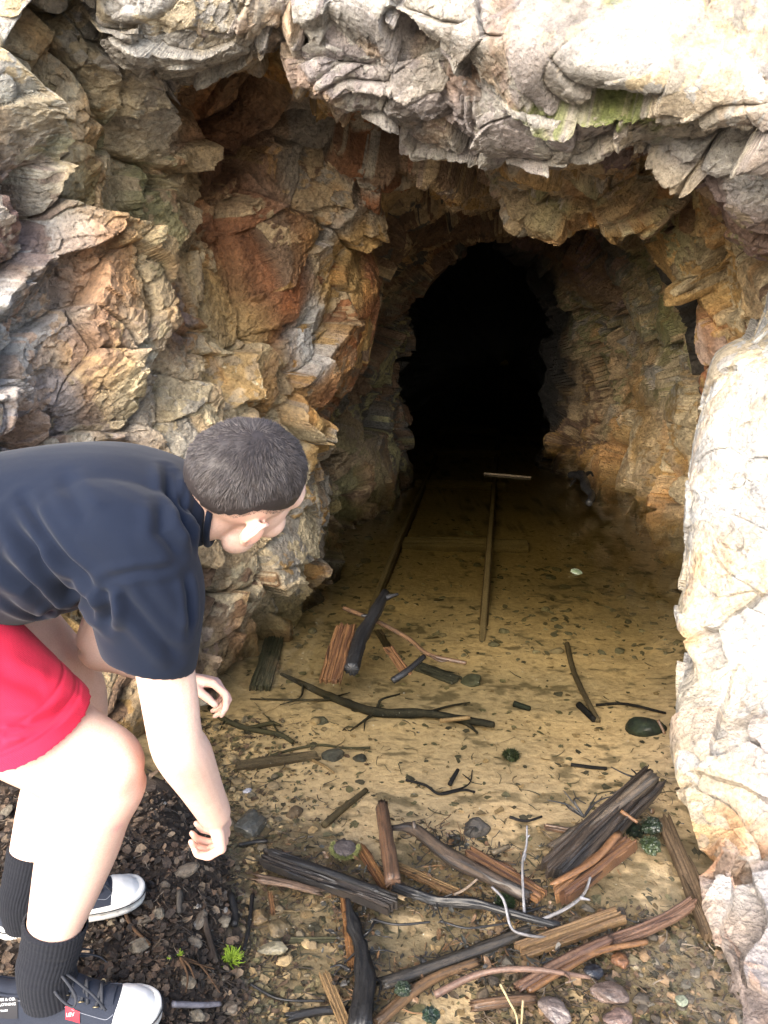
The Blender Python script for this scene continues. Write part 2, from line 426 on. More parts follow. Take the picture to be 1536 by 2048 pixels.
# (point, reach m, main colour, second colour, third colour)
ZONES = [
 (P(60, 60, 2.3), 0.42, WHT, LGR, CRM), (P(300, 20, 2.45), 0.22, GRY, LIL, LGR), (P(500, 50, 2.55), 0.22, GRY, TAN, LGR),
 (P(750, 30, 2.45), 0.3, LGR, WHT, LIL), (P(1000, 40, 2.3), 0.35, LIL, GRY, LGR), (P(1080, 200, 2.2), 0.25, GRY, LIL, LGR),
 (P(920, 180, 2.35), 0.18, LIL, LGR, GRY), (P(1400, 60, 2.0), 0.35, LGR, GRY, CRM), (P(1500, 250, 2.0), 0.25, LGR, GRY, LIL),
 (P(700, 150, 2.6), 0.12, PNK, LGR, LIL), (P(590, 110, 2.8), 0.14, OCH, RUST, TAN), (P(450, 170, 3.0), 0.2, TAN, BRN, OCH),
 (P(430, 250, 3.1), 0.2, RUST, TAN, OCH), (P(30, 250, 2.3), 0.25, OLV, CRM, GRY), (P(150, 330, 2.5), 0.25, TAN, OLV, CRM),
 (P(30, 450, 2.2), 0.18, WHT, LGR, PUR), (P(30, 640, 2.2), 0.2, WHT, PNK, LGR), (P(130, 560, 2.4), 0.18, PNK, TAN, BRN),
 (P(300, 420, 2.6), 0.22, CRM, OLV, TAN), (P(250, 560, 2.6), 0.2, OCH, TAN, OLV), (P(330, 600, 2.7), 0.14, PUR, BRN, RUST),
 (P(200, 690, 2.5), 0.25, TAN, CRM, PNK), (P(40, 850, 2.3), 0.25, PNK, GRY, LIL), (P(230, 760, 2.5), 0.16, LGR, CRM, OLV),
 (P(450, 720, 3.0), 0.22, CRM, TAN, OCH), (P(500, 640, 3.1), 0.2, OCH, TAN, CRM), (P(350, 830, 2.7), 0.2, TAN, GRY, CRM),
 (P(530, 450, 3.3), 0.22, RUST, BRN, TAN), (P(560, 560, 3.3), 0.18, RUST, BRN, OCH), (P(600, 380, 3.4), 0.2, GRY, BRN, TAN),
 (P(400, 330, 3.1), 0.2, BRN, TAN, RUST), (P(620, 480, 3.4), 0.14, LGR, OCH, GRY), (P(640, 640, 3.5), 0.12, LGR, WHT, OCH),
 (P(690, 560, 3.7), 0.22, OCH, RUST, TAN), (P(700, 700, 3.9), 0.22, RUST, OCH, BRN), (P(650, 780, 3.8), 0.16, OCH, RUST, TAN),
 (P(620, 900, 3.7), 0.2, CRM, OCH, GRY), (P(640, 1000, 3.8), 0.16, GRY, CRM, OCH), (P(560, 1080, 3.3), 0.2, CRM, OCH, GRY),
 (P(450, 1180, 2.9), 0.25, TAN, BRN, CRM), (P(420, 1270, 2.8), 0.12, BRN, TAN, PNK), (P(250, 1400, 2.3), 0.25, BRN, TAN, OCH),
 (P(760, 330, 3.5), 0.2, BRN, RUST, GRY), (P(850, 380, 3.6), 0.2, TAN, RUST, OCH), (P(940, 330, 3.4), 0.2, BRN, GRY, TAN),
 (P(1060, 260, 2.9), 0.15, OCH, CRM, TAN), (P(1050, 400, 3.4), 0.18, PNK, TAN, GRY), (P(1200, 420, 3.3), 0.22, OCH, TAN, CRM),
 (P(1130, 360, 3.1), 0.16, TAN, OLV, GRY), (P(1250, 290, 2.6), 0.18, BRN, PUR, TAN), (P(1350, 460, 3.2), 0.2, OCH, BRN, OLV),
 (P(1400, 560, 3.1), 0.2, OCH, OLV, TAN), (P(1450, 350, 2.4), 0.22, PUR, TAN, BRN), (P(1520, 420, 2.4), 0.2, BRN, PUR, OLV),
 (P(1430, 620, 3.1), 0.2, OCH, RUST, CRM), (P(1500, 560, 2.9), 0.2, TAN, BRN, CRM), (P(1410, 700, 3.3), 0.12, RUST, PNK, OCH),
 (P(780, 820, 5.3), 0.6, BRN, OLV, DKG), (P(720, 960, 5.0), 0.4, OLV, BRN, TAN), (P(850, 560, 5.0), 0.5, BRN, DKG, TAN),  # left inner wall darkened in place of its shade
 (P(1150, 560, 5.5), 0.5, BRN, DKG, PUR), (P(1180, 720, 5.9), 0.5, TAN, GRY, OLV), (P(1300, 620, 5.0), 0.4, OLV, GRY, TAN),
 (P(1340, 740, 5.0), 0.3, LGR, CRM, OLV), (P(1250, 850, 5.4), 0.4, OCH, CRM, TAN), (P(1320, 940, 4.8), 0.4, CRM, TAN, OCH),  # right inner wall paled to stand in for light inside
 (P(1150, 860, 6.4), 0.4, TAN, OCH, BRN), (P(950, 650, 8.6), 1.2, BLK, BLK, BLK), (P(1000, 650, 12.0), 4.0, BLK, BLK, BLK),  # deep tunnel painted black in place of its darkness
]
MOSSY = [(P(1190, 10, 2.12), 0.12, 0.8), (P(1230, 55, 2.12), 0.12, 0.85), (P(1290, 95, 2.08), 0.10, 0.8), (P(1370, 135, 2.08), 0.09, 0.8), (P(195, 45, 2.4), 0.05, .7),
         (P(600, 30, 2.6), 0.05, 0.7), (P(20, 240, 2.3), 0.09, 0.4), (P(1290, 600, 4.9), 0.3, 0.3)]
def paint(pp, zones, warp, h1, h2, h3, seed=0, default=TAN):
    q = pp + 0.10 * warp
    n = len(q)
    acc = [np.zeros((n, 3), np.float32) for _ in range(3)]
    ws = np.full(n, 1e-6, np.float32)
    for a in acc: a += np.array(default, np.float32) * 1e-6
    for c, r, *cs in zones:
        w_ = np.exp(-((q - np.array(c, np.float32)) ** 2).sum(1) / (2 * (0.6 * r) ** 2)) ** 1.5 / r
        ws += w_
        for a, cc in zip(acc, cs): a += w_[:, None] * np.array(cc, np.float32)
    acc = [a / ws[:, None] for a in acc]
    s = h1[3] * 0.62 + h2[3] * 0.26 + 0.12 * h3[3]
    s = s + 0.16 * fbm(pp * 9, 3, 200 + seed)
    c = np.where((s < 0.5)[:, None], acc[0], np.where((s < 0.68)[:, None], acc[2], acc[1]))
    c = c * (0.82 + 0.36 * h2[4] ** 1.0)[:, None] * (0.88 + 0.24 * h3[4])[:, None]
    # seeping iron stain running down through the joints
    st = fbm(pp * np.array([7, 7, 2.0]), 4, 220 + seed)
    m = np.clip((st - 0.16) * 5, 0, 1) * 0.5
    c = c * (1 - m[:, None]) + m[:, None] * c * np.array([1.05, 0.72, 0.42])
    for (c0, rad, s_) in MOSSY:                     # living moss on the damp brow
        dd = np.sqrt(((pp - np.array(c0, np.float32)) ** 2).sum(1)) / rad
        m = np.clip((1.3 - dd + 1.1 * fbm(pp * 16, 4, 230)) * 2.5, 0, 1) * s_ * np.clip(-0.35 + 2.3 * (fbm(pp * 55, 3, 231) * .9 + .5), 0, 1)
        c = c * (1 - m[:, None]) + m[:, None] * (np.array(MOSS) * (0.8 + 0.8 * h2[4])[:, None])
    return c
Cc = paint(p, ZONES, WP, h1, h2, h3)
# pale blue-green copper bloom
for (c0, rad) in [(P(225, 720, 2.5), 0.07), (P(1260, 760, 5.4), 0.12), (P(1210, 780, 5.6), 0.1)]:
    dd = np.sqrt(((p - np.array(c0, np.float32)) ** 2).sum(1)) / rad
    m = np.clip((1.2 - dd + 0.8 * fbm(p * 14, 3, 240)) * 2, 0, 1) * 0.7
    Cc = Cc * (1 - m[:, None]) + m[:, None] * np.array((0.42, 0.47, 0.43))
# damp, darker band just above the waterline (a tide mark of the pool)
wetm = np.clip((0.09 - V2[:, 2] + 0.03 * vnoise(p * 8, 250)) * 18, 0, 1) * 0.45
Cc = Cc * (1 - wetm[:, None] * np.array([0.5, 0.6, 0.75]))

M_ROCK = rock_material('fractured_rock', 1.1, ck=0.1)
FC = grid_faces(NU, NV)
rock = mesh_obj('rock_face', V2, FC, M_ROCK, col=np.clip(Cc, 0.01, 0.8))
tag(rock, kind='structure')

# ------------------------------------------------ bright outcrop on the right, a buttress of its own
rows = [(560, 1560, 2.6), (640, 1520, 2.5), (685, 1475, 2.42), (720, 1436, 2.36), (850, 1407, 2.3), (1000, 1384, 2.25), (1180, 1356, 2.15), (1275, 1341, 2.08),
        (1352, 1378, 2.0), (1430, 1357, 1.9), (1560, 1358, 1.78), (1670, 1380, 1.64), (1775, 1404, 1.50), (1900, 1438, 1.34),
        (2060, 1492, 1.17), (2300, 1520, 0.98), (2700, 1560, 0.8)]
net = []
for k, (py, px, Y) in enumerate(rows):
    yo = -0.25 if k == 0 else 0
    e = P(px, py, Y)
    kx = 0.45 if k < 2 else 1.0
    net.append([tuple(e + Vector((0.9, 0.9, -0.02))), tuple(e + Vector((0.42, 0.75, -0.02))), tuple(e + Vector((0.10, 0.26, 0))), tuple(e),
                tuple(e + Vector((0.10, -0.13, 0.02))), tuple(e + Vector((0.30, -0.26, 0.04))), tuple(e + Vector((0.8, -0.45, 0.05))), tuple(e + Vector((1.6, -0.5, 0.05)))])
# close the top by running back into the cliff
top = [tuple(Vector(q) + Vector((0.15, 0.55, 0.10))) for q in net[0]]
net.insert(0, top)
net = np.array(net)
Vo = crom(net, [30, 30, 24, 24, 60, 60, 70, 44, 44, 44, 60, 60, 56, 60, 60, 40, 10])
Vo = np.swapaxes(crom(np.swapaxes(Vo, 0, 1), [20, 50, 70, 80, 110, 90, 30]), 0, 1)
Vo = box_blur(Vo, 9, 2)
No = grid_normals(Vo)
if No[No.shape[0] // 2, No.shape[1] // 2, 1] > 0: No = -No
No = box_blur(No, 10, 3); No /= np.linalg.norm(No, axis=2, keepdims=True) + 1e-6
po = Vo.reshape(-1, 3).astype(np.float32)
do, g0, g1, g2, g3_, Wo, Eo = rock_relief(po, 0.40, 0.55, 0.38, 300, 0.2)
do = tame(Vo, No, do)
Vo2 = po + No.reshape(-1, 3) * do[:, None]
WHC = (0.37, 0.38, 0.39); CRC = (0.40, 0.35, 0.265)
OZ = [(P(1480, 760, 2.2), 0.25, WHC, LGR, CRC), (P(1500, 1000, 2.1), 0.3, WHC, LGR, WHC), (P(1420, 900, 2.2), 0.15, LGR, CRC, LGR), (P(1400, 1200, 2.1), 0.2, LGR, CRC, GRY),
      (P(1480, 1250, 2.0), 0.22, LGR, CRC, WHC), (P(1360, 1290, 2.05), 0.08, OCH, CRC, RUST), (P(1400, 1400, 1.9), 0.12, CRC, PNK, LGR), (P(1430, 1500, 1.8), 0.2, LGR, CRC, TAN),
      (P(1500, 1500, 1.7), 0.15, LGR, LIL, WHC), (P(1400, 1620, 1.7), 0.12, LGR, TAN, CRC), (P(1420, 1720, 1.6), 0.1, OCH, TAN, CRC), (P(1380, 1700, 1.6), 0.08, RUST, OCH, TAN),
      (P(1500, 1720, 1.5), 0.2, LIL, PNK, LGR), (P(1480, 1860, 1.4), 0.15, LGR, PNK, LIL), (P(1530, 1980, 1.3), 0.15, LIL, PUR, PNK)]
Co = paint(po, OZ, Wo, g1, g2, g3_, 300, LGR)
wetm = np.clip((0.07 - Vo2[:, 2] + 0.03 * vnoise(po * 8, 251)) * 20, 0, 1) * 0.6
Co = Co * (1 - wetm[:, None] * np.array([0.45, 0.6, 0.75]))
M_OUT = rock_material('outcrop_rock', 0.8, ck=0.12)
outcrop = mesh_obj('rock_outcrop', Vo2, grid_faces(Vo.shape[0], Vo.shape[1]), M_OUT, col=np.clip(Co, 0.01, 0.8))
tag(outcrop, 'pale cream and white rock buttress jutting out on the right of the mine entrance', 'rock outcrop')

# ------------------------------------------------ rock mass hanging from the roof in front of the inner arch
def rock_blob(name, c, rad, rotz, seed, zones, amps, crk=0.6, nu=260, nv=420, power=2.6, roll=0.18, pitch=0.0):
    th = np.linspace(0.02, np.pi - 0.02, nu)[:, None]; ph = np.linspace(0, 2 * np.pi, nv)[None]
    d_ = np.stack([np.sin(th) * np.cos(ph), np.sin(th) * np.sin(ph), np.cos(th) + 0 * ph], -1)
    k_ = (np.abs(d_) ** power).sum(-1, keepdims=True) ** (-1 / power)
    b_ = d_ * k_ * np.array(rad)
    b_[..., :2] *= 1 - 0.28 * np.clip(-b_[..., 2:3] / rad[2], 0, 1)              # narrower below
    b_ = b_ @ np.array(Matrix.Rotation(rotz, 3, 'Z')).T @ np.array(Matrix.Rotation(roll, 3, 'Y')).T @ np.array(Matrix.Rotation(pitch, 3, 'X')).T + np.array(tuple(c))
    n_ = d_ / np.array(rad); n_ /= np.linalg.norm(n_, axis=-1, keepdims=True)
    q_ = b_.reshape(-1, 3).astype(np.float32)
    dd, a0, a1, a2, a3, w_, e_ = rock_relief(q_, *amps, seed, crk)
    dd = dd.reshape(nu, nv); dd[:, -1] = dd[:, 0]
    v_ = q_ + n_.reshape(-1, 3) * dd.ravel()[:, None]
    c_ = paint(q_, zones, w_, a1, a2, a3, seed)
    return mesh_obj(name, v_, grid_faces(nu, nv)[:, ::-1], M_ROCK, col=np.clip(c_, 0.01, 0.8))
tag(rock_blob('rock_ledge', P(1172, 352, 3.22), (0.25, 0.30, 0.19), 0.15, 500, ZONES, (0.5, 0.8, 0.9)), kind='structure')

for c_, rad_, rz_, sd_, rl_, pt_ in [(P(430, 14, 2.50), (.30, .26, .14), .25, 520, -.20, .25), (P(775, 105, 2.55), (.26, .24, .145), -.1, 540, .14, .3),
                                (P(1075, 190, 2.45), (.27, .24, .14), .1, 560, .22, .35), (P(1345, 262, 2.35), (.22, .22, .105), -.2, 580, .1, .3)]:
    tag(rock_blob('rock_ledge', c_, rad_, rz_, sd_, ZONES, (0.35, 0.75, 0.8), 0.8, 240, 420, 4.5, rl_, pt_), kind='structure')
# ------------------------------------------------------------------ ground, pool bed and water
def smooth(a, b, x):
    t = np.clip((x - a) / (b - a), 0, 1); return t * t * (3 - 2 * t)

def ground_z(x, y):
    """height of the ground; works on arrays"""
    x = np.asarray(x, np.float64); y = np.asarray(y, np.float64)
    p_ = np.stack([x, y, x * 0], -1).reshape(-1, 3).astype(np.float32)
    n1 = fbm(p_ * 2.2, 3, 400).reshape(x.shape); n2 = fbm(p_ * 9, 3, 410).reshape(x.shape); n3 = fbm(p_ * 32, 3, 420).reshape(x.shape)
    bed = -0.024 - 0.10 * smooth(1.5, 2.9, y) - 0.13 * smooth(2.5, 4.6, y) + 0.012 * n1 + 0.006 * n2 + 0.0015 * n3
    edge = -0.25 - 0.04 * np.sin(y * 5) - 0.10 * smooth(1.5, 1.75, y) - 0.42 * smooth(1.75, 2.1, y) - 0.9 * smooth(2.1, 2.7, y)
    t = edge - x + 0.05 * n1 + 0.03 * n2
    bank = 0.125 * smooth(-0.03, 0.22, t) + 0.02 * smooth(0.2, 0.8, t)
    br = smooth(0.0, 0.25, 1.20 - y + 0.07 * n1 + 0.35 * (x - 0.7) * (x > 0.4)) * 0.06   # gravelly near shore
    out = np.maximum(bed, bed + 0.03 + br * 1.0 - 0.03)
    out = bed + bank + br * (1 - smooth(-0.03, 0.22, t)) + (0.006 * n2 + 0.004 * n3) * smooth(-0.02, 0.1, t)
    out = out + 0.05 * smooth(1.55, 2.1, y) * smooth(0.62, 0.95, x - 0.33 * smooth(1.9, 2.9, y) - 0.6 * smooth(2.9, 4, y)) * (y < 4)
    out = out + np.where(y < -2.5, (-2.5 - y) * 0.12, 0)          # unseen rise behind the viewer, added to hold back low sky light
    return out

ys = np.concatenate([np.arange(-30, -2.5, 1.1), np.arange(-2.5, 0.8, 0.3), np.arange(0.8, 3.2, 0.0075), np.arange(3.2, 5, 0.02), np.arange(5, 20, 0.12)])
xs = np.concatenate([np.arange(-30, -8, 2.0), np.arange(-8, -1.6, 0.3), np.arange(-1.6, 1.6, 0.0075), np.arange(1.6, 8, 0.25), np.arange(8, 31, 2.0)])
XX, YY = np.meshgrid(xs, ys, indexing='ij')
ZZ = ground_z(XX, YY)
GV = np.stack([XX, YY, ZZ], -1)
pg = GV.reshape(-1, 3)
# silt where it lies under water, leaf mould on the bank
SILT = np.array((0.54, 0.39, 0.22)); SILT2 = np.array((0.33, 0.26, 0.165)); SOIL = np.array((0.050, 0.036, 0.026)); DARK = np.array((0.10, 0.08, 0.045))
flat = pg.copy().astype(np.float32); flat[:, 2] = 0
m1 = fbm(flat * 3.0, 4, 430); m2 = fbm(flat * 13, 4, 440); m3 = fbm(flat * np.array([30, 55, 1]), 4, 450)
cg = SILT[None] * (1 + 0.18 * m2[:, None]) * np.ones((len(pg), 1))
f_ = np.clip(0.5 + 1.4 * m1, 0, 1)[:, None]; cg = cg * (1 - f_ * 0.6) + SILT2 * f_ * 0.6
# dark organic films: denser near the shore
shore = smooth(2.35, 1.25, pg[:, 1]) + smooth(0.35, 0.0, pg[:, 0] + 0.35 + 0.3 * smooth(1.6, 2.3, pg[:, 1])) * smooth(2.6, 2.2, pg[:, 1]) + 2.0 * smooth(0.15, 0.55, pg[:, 0]) * smooth(1.6, 1.3, pg[:, 1]) + 0.45 * smooth(1.25, 1.4, pg[:, 1]) * smooth(1.85, 1.65, pg[:, 1])
f_ = np.clip((m2 * 0.9 + 0.55 * m3 + 0.35 * m1 - 0.20 + 0.36 * shore) * 3.4, 0, 1)[:, None] * 0.78
cg = cg * (1 - f_) + DARK * f_
f_ = smooth(-0.012, 0.015, pg[:, 2] + 0.012 * m2)[:, None]
cg = cg * (1 - f_) + SOIL * (1 + 0.5 * m3[:, None]) * f_
f_ = smooth(0.75, 0.2, pg[:, 1])[:, None]; cg = cg * (1 - f_) + np.array((0.40, 0.34, 0.26)) * (1 + .2 * m2[:, None]) * f_     # pale ground out of view, added to bounce light up to the roof
cg = np.clip(cg, 0.008, 0.8)

def ground_material():
    k = NT('silt_and_leaf_mould'); co = k.coord()
    a = k.n('ShaderNodeAttribute', attribute_name='Col')
    n1 = k.noise(co, 40, 8, 0.7); n2 = k.noise(co, 230, 5, 0.7)
    c = k.mix(1.0, a.outputs['Color'], k.ramp(n1.outputs[0], [(0.3, (0.62, 0.6, 0.55)), (0.5, (1, 1, 1)), (0.7, (1.2, 1.2, 1.18))]), 'MULTIPLY')
    c = k.mix(k.ramp(n2.outputs[0], [(0.62, (0, 0, 0)), (0.70, (0.6, 0.6, 0.6))]), c, k.mix(1.0, c, (0.35, 0.33, 0.3), 'MULTIPLY'))
    b = k.bump(n1.outputs[0], 0.012, 0.7); b = k.bump(n2.outputs[0], 0.003, 0.6, b)
    k.set(Base_Color=c, Roughness=0.75, Normal=b)
    k.b.inputs['Specular IOR Level'].default_value = 0.3
    return k.m
ground = mesh_obj('ground', pg, grid_faces(len(xs), len(ys))[:, ::-1], ground_material(), smooth=True, col=cg)
tag(ground, kind='structure')

def water_material():
    k = NT('pool_water'); t = k.t
    t.nodes.remove(k.b)
    co = k.coord()
    n = k.noise(co, 5, 3, 0.5); n2 = k.noise(co, 34, 3, 0.5)
    b = k.bump(n.outputs[0], 0.003, 0.3); b = k.bump(n2.outputs[0], 0.0006, 0.35, b)
    fr = k.n('ShaderNodeFresnel'); fr.inputs['IOR'].default_value = 1.52; k.l(b, fr.inputs['Normal'])
    geo = k.n('ShaderNodeNewGeometry')
    fac = k.math('MULTIPLY', fr.outputs[0], k.math('SUBTRACT', 1.0, geo.outputs['Backfacing']))
    gl = k.n('ShaderNodeBsdfGlossy'); gl.inputs['Roughness'].default_value = 0.012; k.l(b, gl.inputs['Normal'])
    tr = k.n('ShaderNodeBsdfTransparent')
    mx = k.n('ShaderNodeMixShader'); k.l(fac, mx.inputs[0]); k.l(tr.outputs[0], mx.inputs[1]); k.l(gl.outputs[0], mx.inputs[2])
    k.l(mx.outputs[0], k.out.inputs['Surface'])
    # slightly murky, tea-coloured body
    va = k.n('ShaderNodeVolumeAbsorption'); va.inputs['Color'].default_value = (0.70, 0.69, 0.59, 1); va.inputs['Density'].default_value = 6.0
    k.l(va.outputs[0], k.out.inputs['Volume'])
    return k.m
wz0, wz1 = -0.55, -0.004
wv = [(x, y, z) for z in (wz0, wz1) for y in (0.2, 18.0) for x in (-1.4, 4.2)]
wf = [(0, 2, 3, 1), (4, 5, 7, 6), (0, 1, 5, 4), (2, 6, 7, 3), (0, 4, 6, 2), (1, 3, 7, 5)]
water = mesh_obj('water', wv, wf, water_material())
tag(water, kind='structure')
# ------------------------------------------------------------------ builders for wood, stones, leaves
class MB:
    """collects pieces with colours, links them as one mesh"""
    k = 0.48
    def __init__(self): self.v = []; self.f = []; self.c = []; self.n = 0
    def add(self, v, f, c=(0.2, 0.2, 0.2)):
        v = np.asarray(v, np.float64).reshape(-1, 3)
        c = np.asarray(c, np.float64)
        if c.ndim == 1: c = np.repeat(c[None], len(v), 0)
        self.v.append(v); self.c.append(c)
        self.f += [tuple(int(i) + self.n for i in q) for q in f]
        self.n += len(v); return self
    def build(self, name, mat, parent=None, smooth=True, origin=None):
        v = np.concatenate(self.v); c = np.concatenate(self.c) * self.k
        loc = None
        if parent is None:
            lo = v.min(0); hi = v.max(0)
            loc = np.array(origin) if origin is not None else np.array([(lo[0] + hi[0]) / 2, (lo[1] + hi[1]) / 2, lo[2]])
            v = v - loc
        o = mesh_obj(name, v, self.f, mat, parent, smooth, np.clip(c, 0.003, 0.9))
        if loc is not None: o.location = loc
        return o

def resample(pts, m):
    """smooth curve through control points (value rows may carry a radius)"""
    pts = np.asarray(pts, np.float64)
    if len(pts) == 2:
        t = np.linspace(0, 1, m)[:, None]; return pts[0] * (1 - t) + pts[1] * t
    ext = np.concatenate([[2 * pts[0] - pts[1]], pts, [2 * pts[-1] - pts[-2]]])
    T = np.linspace(0, len(pts) - 1 - 1e-6, m); out = []
    for t in T:
        k = int(t); u = t - k; a, b, c, d_ = ext[k:k + 4]
        out.append(0.5 * ((2 * b) + (-a + c) * u + (2 * a - 5 * b + 4 * c - d_) * u * u + (-a + 3 * b - 3 * c + d_) * u ** 3))
    return np.array(out)

def frames(c, up=(0, 0, 1)):
    t = np.gradient(c, axis=0); t /= np.linalg.norm(t, axis=1, keepdims=True) + 1e-12
    up = np.asarray(up, float)
    if up.ndim == 1: up = np.repeat(up[None], len(c), 0)
    s = np.cross(t, up); s /= np.linalg.norm(s, axis=1, keepdims=True) + 1e-12
    u = np.cross(s, t)
    return t, s, u

def tube(mb, pts, rad, n=10, m=None, rough=0.12, flat=1.0, cols=((0.2, 0.1, 0.05), (0.08, 0.05, 0.03)), seed=0, jag=0.0, grain=15.0, up=(0, 0, 1), cap=True, knots=0.0):
    """round or flattened woody piece with bark relief and streaked colour"""
    pts = np.asarray([tuple(q) for q in pts], float)
    rad = np.atleast_1d(np.asarray(rad, float))
    if len(rad) == 1: rad = np.repeat(rad, len(pts))
    if len(rad) != len(pts): rad = np.interp(np.linspace(0, 1, len(pts)), np.linspace(0, 1, len(rad)), rad)
    L = np.linalg.norm(np.diff(pts, axis=0), axis=1).sum()
    if m is None: m = int(np.clip(L / (rad.mean() * 0.9 + 0.0015), 6, 90))
    pr = resample(np.concatenate([pts, rad[:, None]], 1), m)
    c, r = pr[:, :3], np.maximum(pr[:, 3], 0.0004)
    t, s, u = frames(c, up)
    a = np.linspace(0, 2 * np.pi, n, endpoint=False)
    ca, sa = np.cos(a), np.sin(a)
    S = np.linspace(0, L, m)
    q = np.stack([np.repeat(S[:, None], n, 1) * 5, ca[None] * 1.1 + 0 * S[:, None] + seed, sa[None] * 1.1 + 0 * S[:, None]], -1).reshape(-1, 3).astype(np.float32)
    n1 = fbm(q * np.array([1, grain / 3, grain / 3], np.float32), 3, seed).reshape(m, n)
    n2 = fbm(q * np.array([6, 2, 2], np.float32), 2, seed + 5).reshape(m, n)
    rr = r[:, None] * (1 + rough * 1.6 * n1 + rough * n2)
    if knots:
        kk = vnoise(np.stack([S * 14, S * 0 + seed, S * 0], 1).astype(np.float32), seed + 3)
        rr = rr * (1 + knots * np.clip(kk - 0.25, 0, 1))[:, None]
    cen = np.repeat(c[:, None, :], n, 1)
    if jag:
        rng = np.random.RandomState(seed + 11)
        for e, sg in ((0, -1), (-1, 1)):
            cen[e] += (t[e] * sg)[None] * (rng.rand(n) * jag)[:, None]
            k2 = 1 if e == 0 else -2
            cen[k2] += (t[e] * sg)[None] * (rng.rand(n) * jag * 0.5)[:, None]
    v = cen + (s[:, None, :] * ca[None, :, None] + u[:, None, :] * sa[None, :, None] * flat) * rr[:, :, None]
    v = v.reshape(-1, 3)
    i = np.arange(m * n).reshape(m, n); j = np.roll(i, -1, axis=1)
    f = [tuple(x) for x in np.stack([i[:-1].ravel(), j[:-1].ravel(), j[1:].ravel(), i[1:].ravel()], 1)[:, ::-1]]
    c0, c1 = np.array(cols[0]), np.array(cols[1])
    w = np.clip(0.5 + 2.4 * n1 + 1.3 * n2, 0, 1).reshape(-1, 1)
    col = c0 * (1 - w) + c1 * w
    if cap:
        v = np.concatenate([v, [c[0] - t[0] * r[0] * 0.15, c[-1] + t[-1] * r[-1] * 0.15]])
        a0, a1 = m * n, m * n + 1
        f += [(a0, int(i[0, k]), int(j[0, k])) for k in range(n)] + [(a1, int(j[-1, k]), int(i[-1, k])) for k in range(n)]
        col = np.concatenate([col, [c0, c0]])
    mb.add(v, f, col)
    return mb

def plank(mb, p0, p1, w, th, cols, seed=0, jag=0.02, tilt=0.0, bow=0.0, taper=1.0):
    """sawn or split board: rectangular section, ragged ends, grooves along the grain"""
    p0, p1 = np.array(p0, float), np.array(p1, float)
    L = np.linalg.norm(p1 - p0); m = int(np.clip(L / 0.006, 8, 90)); k = 30
    t = (p1 - p0) / L; s = np.cross(t, (0, 0, 1)); s /= np.linalg.norm(s); u = np.cross(s, t)
    s, u = s * math.cos(tilt) + u * math.sin(tilt), u * math.cos(tilt) - s * math.sin(tilt)
    S = np.linspace(0, 1, m); A = np.linspace(-1, 1, k)
    rng = np.random.RandomState(seed)
    e0, e1 = rng.rand(k) * jag, rng.rand(k) * jag
    e0 = np.convolve(e0, [0.25, .5, .25], 'same'); e1 = np.convolve(e1, [.25, .5, .25], 'same')
    q = np.stack([np.repeat(S[:, None] * L * 3, k, 1), np.repeat(A[None] * w * 140, m, 0), np.full((m, k), seed * 3.1)], -1).reshape(-1, 3).astype(np.float32)
    g = fbm(q, 3, seed).reshape(m, k); g2 = fbm(q * np.array([5, .5, 1], np.float32), 3, seed + 4).reshape(m, k)
    ww = w / 2 * (1 + 0.10 * vnoise(np.stack([S * L * 16, S * 0 + seed, S * 0], 1).astype(np.float32), seed + 2)) * (1 + (taper - 1) * S)
    wr = w / 2 * (1 + 0.10 * vnoise(np.stack([S * L * 16, S * 0 + seed + 9, S * 0], 1).astype(np.float32), seed + 2)) * (1 + (taper - 1) * S)
    along = S[:, None] * L + np.where(S < 0.5, -1, 1)[:, None] * np.where(S[:, None] < 0.5, e0[None] * (1 - 2 * S[:, None]), e1[None] * (2 * S[:, None] - 1))
    side = np.where(A[None] < 0, A[None] * ww[:, None], A[None] * wr[:, None])
    bw = bow * 4 * (S * (1 - S))[:, None]
    top = p0 + along[..., None] * t + (side + bw)[..., None] * s + (th / 2 * (1 - 0.25 * A[None] ** 6) + 0.42 * th * g + 0.16 * th * g2)[..., None] * u
    bot = p0 + along[..., None] * t + ((side + bw) * 0.97)[..., None] * s - (th / 2 * np.ones((m, k)))[..., None] * u
    v = np.concatenate([top.reshape(-1, 3), bot.reshape(-1, 3)])
    i = np.arange(m * k).reshape(m, k); b = i + m * k
    f = [tuple(x) for x in np.stack([i[:-1, :-1].ravel(), i[:-1, 1:].ravel(), i[1:, 1:].ravel(), i[1:, :-1].ravel()], 1)[:, ::-1]]
    f += [tuple(x) for x in np.stack([b[:-1, :-1].ravel(), b[1:, :-1].ravel(), b[1:, 1:].ravel(), b[:-1, 1:].ravel()], 1)[:, ::-1]]
    for x0, x1 in ((i[:, 0], b[:, 0]), (b[:, -1], i[:, -1]), (b[0], i[0]), (i[-1], b[-1])):
        f += [(int(x0[q]), int(x0[q + 1]), int(x1[q + 1]), int(x1[q])) for q in range(len(x0) - 1)]
    c0, c1 = np.array(cols[0]), np.array(cols[1])
    wgt = np.clip(0.45 + 2.4 * g + 1.3 * g2, 0, 1).reshape(-1, 1)
    col = c0 * (1 - wgt) + c1 * wgt
    mb.add(v, f, np.concatenate([col, col * 0.8]))
    return mb

def ico(sub=3):
    bm = bmesh.new(); bmesh.ops.create_icosphere(bm, subdivisions=sub, radius=1)
    v = np.array([q.co for q in bm.verts]); f = [tuple(x.index for x in q.verts) for q in bm.faces]; bm.free(); return v, f
ICO = {k: ico(k) for k in (1, 2, 3, 4, 5)}

